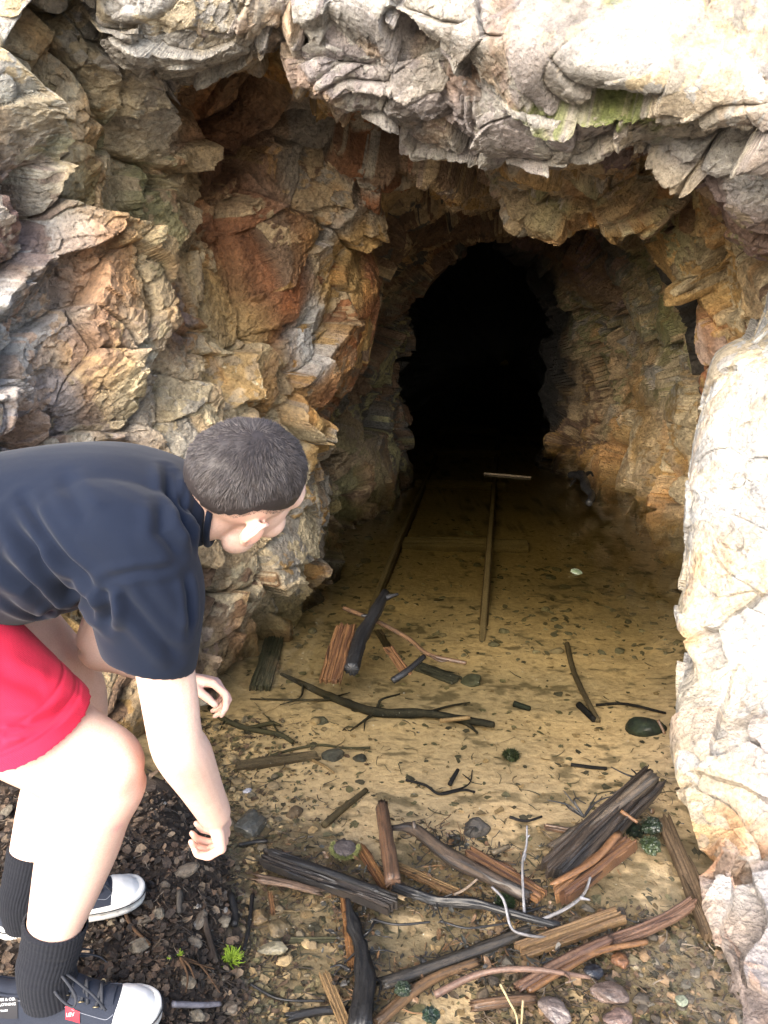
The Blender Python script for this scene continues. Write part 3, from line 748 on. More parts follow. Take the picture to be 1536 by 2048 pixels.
def stone(mb, c, size, cols, seed=0, sub=3, rot=0.0, angular=0.3, rough=0.06):
    v, f = ICO[max(sub, 4)]; rng = np.random.RandomState(seed)
    v = v.copy()
    # cut flat faces
    for k in range(9):
        nrm = rng.normal(size=3); nrm /= np.linalg.norm(nrm); dd = 0.62 + 0.3 * rng.rand()
        over = np.clip(v @ nrm - dd, 0, None); v = v - over[:, None] * nrm[None] * min(1, angular * 3.4)
    v = v * (1 + rough * 2 * fbm((v * 3 + seed).astype(np.float32), 3, seed))[:, None]
    nn = fbm((v * 2.2 + seed).astype(np.float32), 4, seed + 2)
    n2 = fbm((v * 9 + seed).astype(np.float32), 3, seed + 3)
    v = v * np.array(size)
    ca, sa = math.cos(rot), math.sin(rot)
    tl = rng.uniform(-0.25, 0.25, 2)
    R = np.array(Matrix.Rotation(rot, 3, 'Z') @ Matrix.Rotation(tl[0], 3, 'X') @ Matrix.Rotation(tl[1], 3, 'Y'))
    v = v @ R.T
    w = np.clip(0.5 + 1.3 * nn + 0.5 * n2, 0, 1)[:, None]
    mb.add(v + np.array(c), f, np.array(cols[0]) * (1 - w) + np.array(cols[1]) * w)
    return mb

# ------------------------------------------------------------------ materials of small things
def stuff_material(name, rough=0.5, spec=0.4, bump=0.6, scale=120, coat=0.0, streak=None, bdist=0.003):
    k = NT(name); co = k.coord()
    a = k.n('ShaderNodeAttribute', attribute_name='Col')
    spec *= 0.6; coat *= 0.7; rough = min(1, rough + 0.1)
    n1 = k.noise(co, scale, 6, 0.7); n2 = k.noise(co, scale * 4, 4, 0.7)
    c = k.mix(1.0, a.outputs['Color'], k.ramp(n1.outputs[0], [(0.3, (0.55, 0.55, 0.55)), (0.5, (1, 1, 1)), (0.7, (1.35, 1.3, 1.25))]), 'MULTIPLY')
    b = k.bump(n1.outputs[0], bdist, bump); b = k.bump(n2.outputs[0], bdist * 0.4, bump, b)
    k.set(Base_Color=c, Roughness=k.ramp(n1.outputs[0], [(0.35, (max(0.05, rough - 0.15),) * 3), (0.65, (min(1, rough + 0.15),) * 3)]), Normal=b)
    k.b.inputs['Specular IOR Level'].default_value = spec
    if coat:
        k.b.inputs['Coat Weight'].default_value = coat; k.b.inputs['Coat Roughness'].default_value = 0.08
    return k.m
M_WET = stuff_material('wet_wood', 0.42, 0.5, 0.8, 140, 0.35)
M_SUB = stuff_material('waterlogged_wood', 0.8, 0.2, 0.6, 120)
M_DRY = stuff_material('damp_twigs', 0.6, 0.35, 0.6, 160)
M_STONE = stuff_material('loose_stone', 0.6, 0.4, 0.7, 90)
M_WSTONE = stuff_material('wet_stone', 0.35, 0.5, 0.7, 90, 0.5)
M_MOSS = stuff_material('moss', 0.7, 0.3, 0.8, 200, 0.2)
M_LEAF = stuff_material('leaf_litter', 0.62, 0.35, 0.6, 150)

OR = ((0.29, 0.145, 0.06), (0.12, 0.055, 0.028)); BR = ((0.20, 0.11, 0.055), (0.085, 0.05, 0.03))
BK = ((0.030, 0.030, 0.032), (0.012, 0.012, 0.014)); GB = ((0.20, 0.155, 0.095), (0.11, 0.085, 0.055))
OG = ((0.13, 0.125, 0.075), (0.075, 0.075, 0.05)); SV = ((0.42, 0.42, 0.45), (0.20, 0.19, 0.19)); RB = ((0.24, 0.135, 0.085), (0.10, 0.05, 0.035))
TN = ((0.45, 0.32, 0.17), (0.28, 0.18, 0.09))

def gz(x, y): return float(ground_z(np.array([x]), np.array([y]))[0])
def GB_(px, py, lift=0.0):
    """where that pixel meets the ground (pool bed or bank), raised by lift"""
    z = -0.03
    for _ in range(5):
        q = G(px, py, z); z = gz(q.x, q.y)
    q = G(px, py, z + lift); return q
def W_(px, py, h=0.0): return G(px, py, h)      # at the water surface
def pxm(px, py, n, z=0.0):
    """n photograph pixels in metres at that place"""
    q = G(px, py, z); d = q.y * CP - (q.z - CAM_H) * SP
    return n / F * d

def stick(name, label, cat, pix, wpx, cols, mat, h=0.0, on='water', group=None, side=(), n=10, flat=1.0, jag=0.0, rough=0.12, seed=1, knots=0.0, taper=None, m=None):
    """a piece of branch drawn through the given places; side = list of (pixels, width)"""
    mb = MB()
    fn = (lambda a, b, hh=0.0: W_(a, b, h + hh)) if on == 'water' else (lambda a, b, hh=0.0: GB_(a, b, h + hh))
    pts = [fn(*q) for q in pix]
    if name == 'silver_twig': wpx *= .72
    if wpx > 17: n = max(n, 34); jag = max(jag, 0.014); rough *= 1.5; wpx *= .85
    r = pxm(pix[0][0], pix[0][1], wpx) / 2
    rr = [r * x for x in (taper or (1.0, 0.95, 0.8))]
    tube(mb, pts, rr, n=n, cols=cols, seed=seed, flat=flat, jag=jag, rough=rough, knots=knots, m=m)
    for k, (sp, sw) in enumerate(side):
        sr = pxm(sp[0][0], sp[0][1], sw) / 2
        tube(mb, [fn(*q) for q in sp], [sr, sr * 0.7, sr * 0.4], n=6, cols=cols, seed=seed + 20 + k, rough=rough)
    o = mb.build(name, mat)
    return tag(o, label, cat, group)

def board(name, label, cat, a, b, wpx, cols, mat, h=0.0, on='water', group=None, th=0.012, seed=1, jag=0.015, tilt=0.0, bow=0.0, taper=1.0):
    fn = W_ if on == 'water' else GB_
    pa = fn(a[0], a[1], h + (a[2] if len(a) > 2 else 0)); pb = fn(b[0], b[1], h + (b[2] if len(b) > 2 else 0))
    mx, my = (a[0] + b[0]) / 2, (a[1] + b[1]) / 2
    mb = MB(); W0 = pxm(mx, my, wpx); plank(mb, pa, pb, W0 * 0.95, th * .62, cols, seed, jag * 1.3, tilt, bow, taper)
    # loose splinters along the edges and ends
    rg = np.random.RandomState(seed + 900); A0, B0 = np.array(tuple(pa)), np.array(tuple(pb)); tt = (B0 - A0) / np.linalg.norm(B0 - A0); s0 = np.cross(tt, (0, 0, 1)); s0 /= np.linalg.norm(s0)
    for _k in range(5 if W0 > .03 else 2):
        u0 = rg.uniform(-.08, .75); ln_ = rg.uniform(.2, .4); of = rg.choice([-1, 1]) * W0 * rg.uniform(.28, .5)
        q0 = A0 + (B0 - A0) * u0 + s0 * of + (0, 0, th * .3); q1 = q0 + (B0 - A0) * ln_ + s0 * rg.normal(0, .004) + (0, 0, rg.uniform(0, .004))
        tube(mb, [q0, (q0 + q1) / 2, q1], [W0 * .03, W0 * rg.uniform(.05, .09), W0 * .015], n=7, m=12, rough=.25, flat=.6, cols=cols if rg.rand() < .5 else (cols[1], tuple(np.array(cols[1]) * .4)), seed=seed + _k)
    return tag(mb.build(name, mat, smooth=False), label, cat, group)

def rock_piece(name, label, cat, px, py, wpx, hpx, cols, mat, seed, lift=0.0, group=None, sub=3, on='bed', rot=0.0, angular=0.25):
    q = GB_(px, py, lift) if on == 'bed' else W_(px, py, lift)
    a = pxm(px, py, wpx) / 2; b = pxm(px, py, hpx) / 2 * 1.35
    mb = MB(); stone(mb, (q.x, q.y, q.z), (a, b, min(a, b) * 0.62), cols, seed, sub, rot, angular)
    return tag(mb.build(name, mat, smooth=False), label, cat, group)

DW = 'drift wood lying in the pool'
# --- pieces in the middle of the pool
stick('charred_stick', 'black soaked stick with a forked tip poking up out of the middle of the pool', 'stick',
      [(770, 1187, 0.05), (748, 1228, 0.045), (724, 1272, 0.03), (712, 1308, 0.012), (704, 1338, 0.0)], 26, BK, M_WET, 0.0, n=14, seed=3, knots=0.35,
      side=[([(768, 1196, 0.05), (782, 1192, 0.058), (796, 1188, 0.062)], 14), ([(745, 1232, 0.045), (730, 1232, 0.05), (722, 1231, .052)], 10)], taper=(0.75, 0.9, 1.05, 1.05, 1.0))
board('broken_board', 'reddish brown split board with a ragged lower end beside the black forked stick', 'wood plank', (690, 1258, 0.03), (662, 1356, -0.01), 44, OR, M_WET, 0.0, th=0.028, seed=4, jag=0.03)
stick('thin_branch', 'long thin bare branch passing under the black forked stick', 'branch', [(688, 1216), (750, 1241, .01), (815, 1276), (858, 1309), (932, 1326)], 9, BR, M_WET, 0.004, seed=5, n=7, side=[([(858, 1309), (880, 1322), (905, 1320)], 6)])
board('sunken_slab', 'smooth grey green slab of wood sunk in the silt right of the held stone', 'wood plank', (549, 1282), (520, 1372), 46, ((0.15, 0.155, 0.11), (0.10, 0.105, 0.08)), M_SUB, 0.012, 'bed', th=0.03, seed=6, jag=0.03)
board('wood_strip', 'narrow orange brown strip of wood beside a short dark stick in mid pool', 'wood plank', (777, 1297), (812, 1346), 22, OR, M_WET, -0.004, th=0.01, seed=7)
board('wood_strip', 'pale sunken strip running into the orange brown strip in mid pool', 'wood plank', (757, 1262), (778, 1300), 18, GB, M_SUB, 0.006, 'bed', th=0.01, seed=8)
stick('dark_stick', 'short dark stick touching the end of the narrow orange brown strip', 'stick', [(785, 1362, -.02), (812, 1344), (848, 1313, .01)], 14, BK, M_WET, 0.0, seed=9, n=8)
stick('floating_stick', 'pale thin stick floating across the right hand rail near the dark tunnel', 'stick', [(968, 947), (1010, 950), (1062, 955)], 4.5, GB, M_DRY, 0.003, seed=10, n=7)
stick('drowned_root', 'black twisted root standing out of the water by the right tunnel wall', 'root', [(1142, 950), (1165, 952, .03), (1172, 975, .02), (1184, 990), (1178, 1006, -.01)], 15, BK, M_WET, 0.01, seed=11, n=9, knots=0.6, side=[([(1165, 955, .03), (1180, 945, .04), (1186, 952, .03)], 9), ([(1150, 960, .01), (1140, 972, .0)], 7)])
stick('branch_with_twigs', 'long black waterlogged branch with side twigs lying across the middle of the pool', 'branch',
      [(562, 1348), (606, 1368), (665, 1395), (752, 1424, .01), (850, 1427, .015), (920, 1438, .015), (988, 1450, .02)], 15, ((0.055, 0.05, 0.035), (0.025, 0.025, 0.02)), M_SUB, 0.012, 'bed', seed=12, n=9, knots=0.4,
      taper=(0.5, 0.8, 1.1, 1.2, 1.0, 0.9, 0.7),
      side=[([(752, 1424), (757, 1408, .02), (765, 1398, .04), (800, 1388, .03)], 8), ([(752, 1424), (730, 1440), (700, 1462)], 8), ([(730, 1440), (728, 1462)], 5),
            ([(665, 1395), (640, 1400), (500, 1398)], 8), ([(850, 1427), (900, 1412), (940, 1405)], 7), ([(870, 1430), (930, 1447), (955, 1466)], 12), ([(606, 1368), (600, 1395), (560, 1410)], 6), ([(665, 1395), (700, 1385)], 5)])
stick('pale_stick', 'short tan stick lying on the black waterlogged branch', 'stick', [(880, 1442, .02), (940, 1435, .03)], 10, TN, M_SUB, 0.02, 'bed', seed=13, n=7)
stick('branch_with_twigs', 'thin sunken branch with forked twigs left of the middle, below the held stone', 'branch',
      [(420, 1415), (450, 1440), (500, 1458), (560, 1470), (585, 1484)], 12, ((0.10, 0.09, 0.05), (0.05, 0.05, 0.035)), M_SUB, 0.01, 'bed', seed=14, n=8, side=[([(500, 1458), (540, 1447), (560, 1450)], 14), ([(560, 1470), (540, 1440), (527, 1428)], 6), ([(450, 1440), (440, 1460)], 5)])
stick('thin_branch', 'very thin bent twig sunk above the grey brown sunken board', 'branch', [(540, 1512), (590, 1498), (640, 1490), (690, 1496), (740, 1496)], 6, OG, M_SUB, 0.006, 'bed', seed=15, n=6)
board('sunken_board', 'grey brown board lying flat under water between the arm and two dark stones', 'wood plank', (482, 1532), (625, 1512), 32, GB, M_SUB, 0.012, 'bed', th=0.02, seed=16, jag=0.02)
stick('thin_branch', 'thin straight twig just right of the grey brown sunken board', 'branch', [(625, 1520), (650, 1532), (668, 1545)], 6, TN, M_SUB, 0.008, 'bed', seed=17, n=6)
stick('dark_stick', 'straight brown stick sunk at a slant above the disc of lichen', 'stick', [(648, 1650), (685, 1618), (732, 1580)], 15, ((0.14, 0.11, 0.06), (0.08, 0.065, 0.04)), M_SUB, 0.012, 'bed', seed=18, n=9)
# --- mossy things
mb = MB(); q = GB_(1288, 1462, 0.0); stone(mb, (q.x, q.y, q.z + 0.012), (pxm(1288, 1462, 44), pxm(1288, 1462, 34), 0.035), ((0.035, 0.05, 0.03), (0.012, 0.018, 0.014)), 31, 4, -0.5, 0.12, 0.05)
tag(mb.build('mossy_stone', M_MOSS), 'dark oval moss covered stone sunk close to the right hand buttress', 'stone')
stick('dark_stick', 'thin brown stick standing against the dark oval mossy stone', 'stick', [(1316, 1440, .03), (1330, 1468)], 7, BR, M_WET, 0.01, seed=19, n=6)
def fuzz(mb, c, r, cols, seed, n=500, ln=0.006, squash=0.7):
    rng = np.random.RandomState(seed)
    d = rng.normal(size=(n, 3)); d[:, 2] = np.abs(d[:, 2]) * 0.9 + 0.02; d /= np.linalg.norm(d, axis=1, keepdims=True)
    base = np.array(c) + d * r * np.array([1, 1, squash])
    side = np.cross(d, rng.normal(size=(n, 3))); side /= np.linalg.norm(side, axis=1, keepdims=True)
    tip = base + d * ln * (0.5 + rng.rand(n, 1)) + rng.normal(size=(n, 3)) * ln * 0.4
    w = ln * 0.22
    v = np.stack([base - side * w, base + side * w, tip], 1).reshape(-1, 3)
    k = rng.rand(n, 1); col = np.array(cols[0]) * (1 - k) + np.array(cols[1]) * k
    mb.add(v, np.arange(3 * n).reshape(-1, 3), np.repeat(col, 3, 0))
def moss_ball(px, py, wpx, label, seed, cols=((0.07, 0.12, 0.04), (0.03, 0.05, 0.02)), lift=0.012, name='moss_clump', on='bed', ln=0.006, n=900, mat=None):
    q = GB_(px, py, lift) if on == 'bed' else W_(px, py, lift)
    r = pxm(px, py, wpx) / 2 * .85; cols = tuple(tuple(np.array(c_) * (.75, .62, .7)) for c_ in cols)
    mb = MB(); stone(mb, tuple(q), (r, r * 1.1, r * 0.75), cols, seed, 3, seed, 0.3, 0.22)
    fuzz(mb, tuple(q), r * 0.97, cols, seed, n, ln)
    return tag(mb.build(name, mat or M_MOSS, smooth=False), label, 'moss')
moss_ball(1022, 1512, 36, 'small green ball of moss alone on the pale silt in mid pool', 41)
moss_ball(1303, 1652, 46, 'uppermost of the wet mossy lumps wedged against the foot of the buttress', 42, ((0.03, 0.07, 0.025), (0.012, 0.02, 0.014)), 0.05, mat=M_WSTONE, ln=0.004, n=400)
moss_ball(1268, 1660, 40, 'dark green mossy lump between the big split log and the brighter mossy lumps', 43, ((0.02, 0.05, 0.02), (0.01, 0.02, 0.012)), 0.03, ln=0.004, n=400)
moss_ball(1300, 1690, 44, 'bright wet green mossy lump, lowest of the clump by the buttress foot', 44, ((0.08, 0.14, 0.045), (0.03, 0.06, 0.025)), 0.045, mat=M_WSTONE, ln=0.004, n=400)
moss_ball(806, 1980, 34, 'shiny green mossy pebble resting on the long dark log near the bottom', 45, ((0.05, 0.10, 0.04), (0.02, 0.04, 0.025)), 0.02, on='water', mat=M_WSTONE, ln=0.003, n=300)
moss_ball(862, 2030, 38, 'wet green mossy pebble at the very bottom edge, below the brown branch', 46, ((0.03, 0.09, 0.035), (0.015, 0.04, 0.03)), 0.015, on='water', mat=M_WSTONE, ln=0.003, n=300)
moss_ball(1010, 1806, 40, 'flat green patch of moss under the black tangled branch', 47, ((0.035, 0.09, 0.02), (0.02, 0.04, 0.015)), 0.0, on='water', ln=0.006, n=600)
# --- stones
ST1 = ((0.17, 0.16, 0.11), (0.10, 0.095, 0.07)); ST2 = ((0.24, 0.17, 0.10), (0.14, 0.10, 0.065)); STD = ((0.11, 0.11, 0.09), (0.06, 0.06, 0.05))
rock_piece('stone', 'grey green angular stone at the near end of the right hand rail', 'stone', 945, 1362, 50, 30, ((0.15, 0.16, 0.11), (0.09, 0.09, 0.06)), M_STONE, 51, 0.01)
board('sunken_slab', 'flat dark slab of bark lying left of the stone that ends the right hand rail', 'wood plank', (838, 1334), (905, 1358), 34, STD, M_SUB, 0.01, 'bed', th=0.02, seed=52, jag=0.03)
rock_piece('stone', 'largest dark flat stone right of the grey brown sunken board', 'stone', 665, 1514, 58, 32, STD, M_STONE, 53)
rock_piece('stone', 'dark rounded stone next to the largest dark flat stone', 'stone', 719, 1518, 34, 28, STD, M_STONE, 54)
rock_piece('stone', 'dark stone sunk below the black waterlogged branch at its left end', 'stone', 640, 1444, 42, 26, ST1, M_STONE, 55)
rock_piece('stone', 'reddish brown pointed stone sunk near the moving hand', 'stone', 588, 1625, 38, 34, ST2, M_STONE, 56)
rock_piece('stone', 'grey banded stone sunk right of the long dark branch', 'stone', 950, 1660, 60, 44, ((0.17, 0.15, 0.13), (0.09, 0.085, 0.08)), M_STONE, 57)
rock_piece('stone', 'smaller dark stone beside the grey banded stone', 'stone', 912, 1682, 40, 26, STD, M_STONE, 58)
rock_piece('stone', 'wet pebbly stone directly under the moving hand', 'stone', 500, 1650, 70, 70, ((0.16, 0.16, 0.14), (0.08, 0.08, 0.07)), M_WSTONE, 59, 0.01)
rock_piece('stone', 'cream coloured flat stone below the pile of split wood on the left', 'stone', 546, 1898, 64, 26, ((0.45, 0.40, 0.28), (0.30, 0.27, 0.18)), M_WSTONE, 60, 0.012)
rock_piece('stone', 'tan stone under the brown strip of bark on the left shore', 'stone', 520, 1835, 38, 34, ((0.42, 0.29, 0.14), (0.26, 0.18, 0.10)), M_WSTONE, 61, 0.01)
rock_piece('stone', 'broad flat tan stone half sunk between the cream stone and the tan stone', 'stone', 560, 1860, 52, 40, ((0.30, 0.22, 0.12), (0.18, 0.14, 0.08)), M_WSTONE, 62, 0.0)
rock_piece('stone', 'large purple grey stone in the bottom right heap, just under the curved reddish branch', 'stone', 1218, 1986, 78, 40, ((0.24, 0.17, 0.14), (0.12, 0.09, 0.08)), M_WSTONE, 63, 0.02, rot=-0.4)
rock_piece('stone', 'upright lilac grey stone at the bottom edge, leftmost of the bottom right heap', 'stone', 1110, 2022, 60, 56, ((0.27, 0.22, 0.20), (0.14, 0.11, 0.105)), M_WSTONE, 64, 0.025, rot=0.7)
rock_piece('stone', 'pinkish stone at the bottom edge below the large purple grey one', 'stone', 1235, 2036, 60, 36, ((0.30, 0.20, 0.17), (0.16, 0.11, 0.10)), M_WSTONE, 65, 0.02)
rock_piece('stone', 'black shiny round stone at the end of the curved reddish branch', 'stone', 1188, 1944, 42, 26, ((0.04, 0.045, 0.06), (0.015, 0.015, 0.02)), M_WSTONE, 66, 0.015)
rock_piece('stone', 'orange brown lump of rock between the planks and the bottom right heap', 'stone', 1240, 1922, 36, 32, ((0.28, 0.13, 0.06), (0.14, 0.07, 0.04)), M_WSTONE, 67, 0.015)
rock_piece('stone', 'small square pale green stone in the bottom right corner', 'stone', 1363, 2000, 24, 22, ((0.35, 0.38, 0.28), (0.25, 0.28, 0.2)), M_WSTONE, 68, 0.02)
rock_piece('stone', 'cream stone in the mud just below the brown curved plank', 'stone', 1266, 1925, 40, 34, ((0.38, 0.32, 0.2), (0.24, 0.2, 0.12)), M_WSTONE, 69, 0.0)
# --- the wood pile in front
board('split_log', 'thick black split log with frayed right end, left part of the wood pile', 'log', (548, 1722, .01), (766, 1802, .02), 44, ((0.060, 0.045, 0.035), (0.018, 0.017, 0.018)), M_WET, 0.008, th=0.034, seed=71, jag=0.035)
stick('split_log', 'long black sliver of bark lying along the top of the thick black split log', 'log', [(545, 1708, .0), (640, 1738, .02), (745, 1776, .02)], 20, BK, M_WET, 0.018, seed=72, n=9, flat=0.6, jag=.02)
stick('bark_piece', 'light brown frayed piece of bark left of the thick black split log', 'bark', [(524, 1758), (570, 1766), (632, 1782)], 24, ((0.30, 0.20, 0.14), (0.12, 0.075, 0.05)), M_WET, 0.012, seed=73, n=9, flat=0.5, jag=0.03)
stick('bark_piece', 'frayed orange splinter at the right end of the thick black split log', 'bark', [(738, 1778), (770, 1784), (806, 1796)], 14, TN, M_WET, 0.028, seed=74, n=7, flat=0.5, jag=0.02)
stick('short_log', 'short upright looking brown stick in the middle of the wood pile', 'stick', [(764, 1614, .01), (774, 1680, .02), (786, 1762, .015)], 30, ((0.24, 0.13, 0.075), (0.10, 0.06, 0.04)), M_WET, 0.008, seed=75, n=12, jag=0.008, taper=(0.95, 1.0, 1.1))
board('wood_strip', 'narrow orange board right of the disc of lichen', 'wood plank', (722, 1698), (768, 1772), 22, OR, M_SUB, -0.002, th=0.012, seed=76)
stick('long_branch', 'thick dark brown branch with a broken knob, slanting down through the wood pile', 'branch', [(788, 1656), (830, 1660, .01), (900, 1712, .02), (985, 1757, .02), (1052, 1790, .01)], 27, ((0.10, 0.07, 0.05), (0.03, 0.026, 0.024)), M_WET, 0.012, seed=77, n=12, knots=0.25,
      taper=(0.4, 0.9, 1.0, 1.05, 0.95), side=[([(832, 1664, .01), (828, 1652, .025), (827, 1642, .035)], 14)])
board('wood_plank', 'orange brown plank lying along the thick dark branch', 'wood plank', (946, 1712, .01), (1072, 1786, .01), 36, OR, M_WET, 0.006, th=0.02, seed=78, jag=0.02)
stick('short_stick', 'stubby brown stick touching the top of the orange brown plank', 'stick', [(984, 1706), (1018, 1692)], 13, GB, M_WET, 0.008, seed=79, n=7)
board('wood_sliver', 'sliver of tan wood sunk under the middle of the thick dark branch', 'wood plank', (812, 1740), (910, 1785), 26, ((0.30, 0.19, 0.09), (0.17, 0.10, 0.05)), M_SUB, -0.004, th=0.012, seed=80, jag=0.04)
board('split_log', 'big black split log on the right, leaning up to the foot of the buttress', 'log', (1298, 1566, .07), (1122, 1742, .02), 58, ((0.075, 0.055, 0.042), (0.02, 0.018, 0.018)), M_WET, 0.01, th=0.05, seed=81, jag=0.03, tilt=0.25, taper=1.25)
stick('split_log', 'grey bark edge along the upper side of the big black split log', 'log', [(1302, 1556, .08), (1230, 1616, .05), (1160, 1662, .03), (1108, 1698, .0)], 28, ((0.16, 0.12, 0.085), (0.06, 0.05, 0.04)), M_WET, 0.02, seed=82, n=12, jag=0.01, taper=(1.1, 0.9, 0.9, 0.9))
board('split_log', 'orange heartwood block below the big black split log', 'log', (1246, 1692, .03), (1130, 1782, .01), 44, OR, M_WET, 0.012, th=0.04, seed=83, jag=0.03, tilt=-0.2)
stick('wood_sliver', 'ragged orange sliver on top of the orange heartwood block', 'wood sliver', [(1232, 1672, .05), (1185, 1722, .035), (1110, 1766, .02)], 16, ((0.32, 0.16, 0.07), (0.14, 0.065, 0.03)), M_WET, 0.02, seed=84, n=8, jag=0.02, flat=0.6)
board('wood_strip', 'small wet brown strip left of the big black split log', 'wood plank', (1099, 1655), (1152, 1664), 15, BR, M_WET, 0.006, th=0.014, seed=85)
stick('red_twig', 'short rust red twig between the big black split log and the mossy lumps', 'stick', [(1242, 1622, .06), (1275, 1645, .05)], 8, OR, M_WET, 0.02, seed=86, n=6)
def spray(name, label, base, tips, wpx, cols, mat, h, seed, on='water', hb=0.0):
    mb = MB(); fn = W_ if on == 'water' else GB_
    b0 = fn(base[0], base[1], h + hb)
    for k, t in enumerate(tips):
        pts = [b0] + [fn(*(list(q[:2]) + [h + (q[2] if len(q) > 2 else 0)])) for q in t]
        r = pxm(base[0], base[1], wpx) / 2
        tube(mb, pts, [r, r * 0.7, r * 0.4], n=6, cols=cols, seed=seed + k, rough=0.1)
    return tag(mb.build(name, mat), label, 'twig')
spray('twig_spray', 'black spray of fine twigs standing up behind the big black split log', (1168, 1634),
      [[(1150, 1610, .02), (1127, 1581, .05)], [(1135, 1610, .02), (1095, 1600, .03)], [(1180, 1612, .02), (1194, 1589, .06)], [(1195, 1603, .03), (1237, 1589, .05)], [(1148, 1600, .03), (1160, 1596, .05)], [(1140, 1618, .0), (1128, 1604, .02)]], 5, BK, M_WET, 0.01, 90)
stick('silver_twig', 'silvery bare twig rising straight up beside the orange brown plank', 'twig', [(1049, 1832), (1046, 1780, .03), (1045, 1724, .055), (1053, 1690, .07), (1054, 1652, .085)], 8, SV, M_DRY, 0.01, seed=101, n=7, knots=0.5, side=[([(1046, 1720, .055), (1052, 1708, .06)], 8), ([(1053, 1676, .075), (1060, 1670, .08)], 5)])
stick('silver_twig', 'silvery twig curving up to the right from the black tangled branch', 'twig', [(1076, 1843), (1133, 1816, .02), (1167, 1789, .03), (1181, 1755, .045)], 9, SV, M_DRY, 0.01, seed=102, n=7, knots=0.5, side=[([(1160, 1796, .03), (1180, 1800, .03)], 9), ([(1167, 1789, .03), (1176, 1775, .05)], 6)])
stick('silver_twig', 'silvery hooked twig left of the straight silvery twig', 'twig', [(984, 1774, .03), (1007, 1800, .035), (1022, 1854, .01), (1049, 1869, .01), (1103, 1877)], 8, SV, M_DRY, 0.006, seed=103, n=7, knots=0.3)
stick('silver_twig', 'short pale twig left of the hooked silvery twig', 'twig', [(908, 1790), (930, 1778, .01), (955, 1758, .02)], 8, ((0.45, 0.36, 0.28), (0.25, 0.19, 0.14)), M_DRY, 0.008, seed=104, n=7)
stick('tangled_branch', 'black mossy tangled branch running right from the thick black split log', 'branch', [(786, 1772), (830, 1788, .01), (872, 1800), (950, 1806, .01), (1028, 1828, .01), (1110, 1850)], 18, BK, M_WET, 0.006, seed=105, n=10, knots=0.7, rough=0.3,
      side=[([(872, 1800), (905, 1788, .02)], 7), ([(950, 1806), (985, 1822), (1000, 1840)], 7), ([(1028, 1828), (1060, 1822), (1090, 1812)], 8), ([(830, 1788), (850, 1770)], 6), ([(872, 1800), (880, 1830), (905, 1870), (930, 1890)], 4)])
stick('black_root', 'black rotten root running down to the bottom edge in front of the wood pile', 'root', [(696, 1801, .01), (706, 1850), (722, 1895, .01), (728, 1965, .015), (722, 2060, .01)], 26, BK, M_WET, 0.006, seed=106, n=12, knots=0.9, rough=0.35, taper=(0.3, 0.7, 1.0, 1.5, 1.6),
      side=[([(720, 1880), (740, 1860, .02), (752, 1835)], 7), ([(725, 1905), (765, 1900, .01), (790, 1905)], 6), ([(700, 1940), (680, 1930), (660, 1935)], 8), ([(728, 1950), (760, 1965), (755, 2000)], 7), ([(722, 1895), (690, 1925), (668, 1950)], 6)])
stick('thin_branch', 'hair thin black twig arching from the black root towards the silvery twigs', 'branch', [(743, 1838, .01), (794, 1849, .015), (860, 1844, .01)], 5, BK, M_WET, 0.006, seed=107, n=6)
stick('thin_branch', 'thin black twig lying left of the base of the silvery twigs', 'branch', [(880, 1842), (930, 1856), (975, 1852), (1018, 1846)], 5, BK, M_WET, 0.004, seed=108, n=6)
board('wood_strip', 'thin rust coloured strip sunk alongside the black rotten root', 'wood plank', (688, 1800), (702, 1925), 16, OR, M_SUB, -0.004, th=0.01, seed=109)
board('wood_plank', 'flat tan brown plank with square corners, under the silvery twigs', 'wood plank', (1044, 1900, .0), (1236, 1832, .008), 40, ((0.30, 0.185, 0.085), (0.19, 0.11, 0.05)), M_WET, 0.004, th=0.018, seed=110, jag=0.01)
board('wood_plank', 'brown curved plank reaching right from the pile to the mud', 'wood plank', (1218, 1882), (1380, 1806, .01), 26, RB, M_WET, 0.01, th=0.02, seed=111, bow=0.012)
stick('long_branch', 'reddish brown debarked branch below the flat tan brown plank', 'branch', [(1040, 1972), (1110, 1930, .01), (1160, 1905, .012), (1216, 1880, .015)], 24, RB, M_WET, 0.012, seed=112, n=12, taper=(1, 1, 1, .9), jag=.004)
stick('long_branch', 'slender orange branch running beside the reddish brown debarked branch', 'branch', [(1056, 1982), (1140, 1932, .01), (1200, 1902, .01), (1294, 1884, .01)], 15, OR, M_WET, 0.008, seed=113, n=10)
stick('long_log', 'long straight dark log crossing the lower middle of the pool', 'log', [(768, 1966), (850, 1938), (960, 1898), (1052, 1862)], 30, ((0.105, 0.085, 0.065), (0.04, 0.036, 0.032)), M_WET, 0.0, seed=114, n=12, jag=.01, taper=(1, 1, .95, .9), flat=0.7)
stick('long_branch', 'brown branch running parallel just below the long straight dark log', 'branch', [(756, 2044), (825, 1984), (880, 1950), (948, 1926)], 26, ((0.26, 0.15, 0.075), (0.13, 0.08, 0.045)), M_WET, 0.002, seed=115, n=11, jag=.012)
stick('curved_branch', 'curved reddish branch with a pale broken tip above the bottom right heap', 'branch', [(870, 1990), (934, 1957, .02), (990, 1941, .035), (1050, 1938, .04), (1105, 1943, .04), (1180, 1955, .03)], 13, ((0.30, 0.19, 0.14), (0.15, 0.085, 0.065)), M_WET, 0.01, seed=116, n=9, taper=(1.2, 1, .9, .9, .8, .6), side=[([(1130, 1948, .04), (1140, 1957, .045), (1136, 1966, .045)], 6)])
stick('short_log', 'dark brown stick at the bottom edge left of the bottom right heap', 'stick', [(950, 2012), (1000, 2004, .01), (1062, 1998)], 24, BR, M_WET, 0.006, seed=117, n=10, jag=.006)
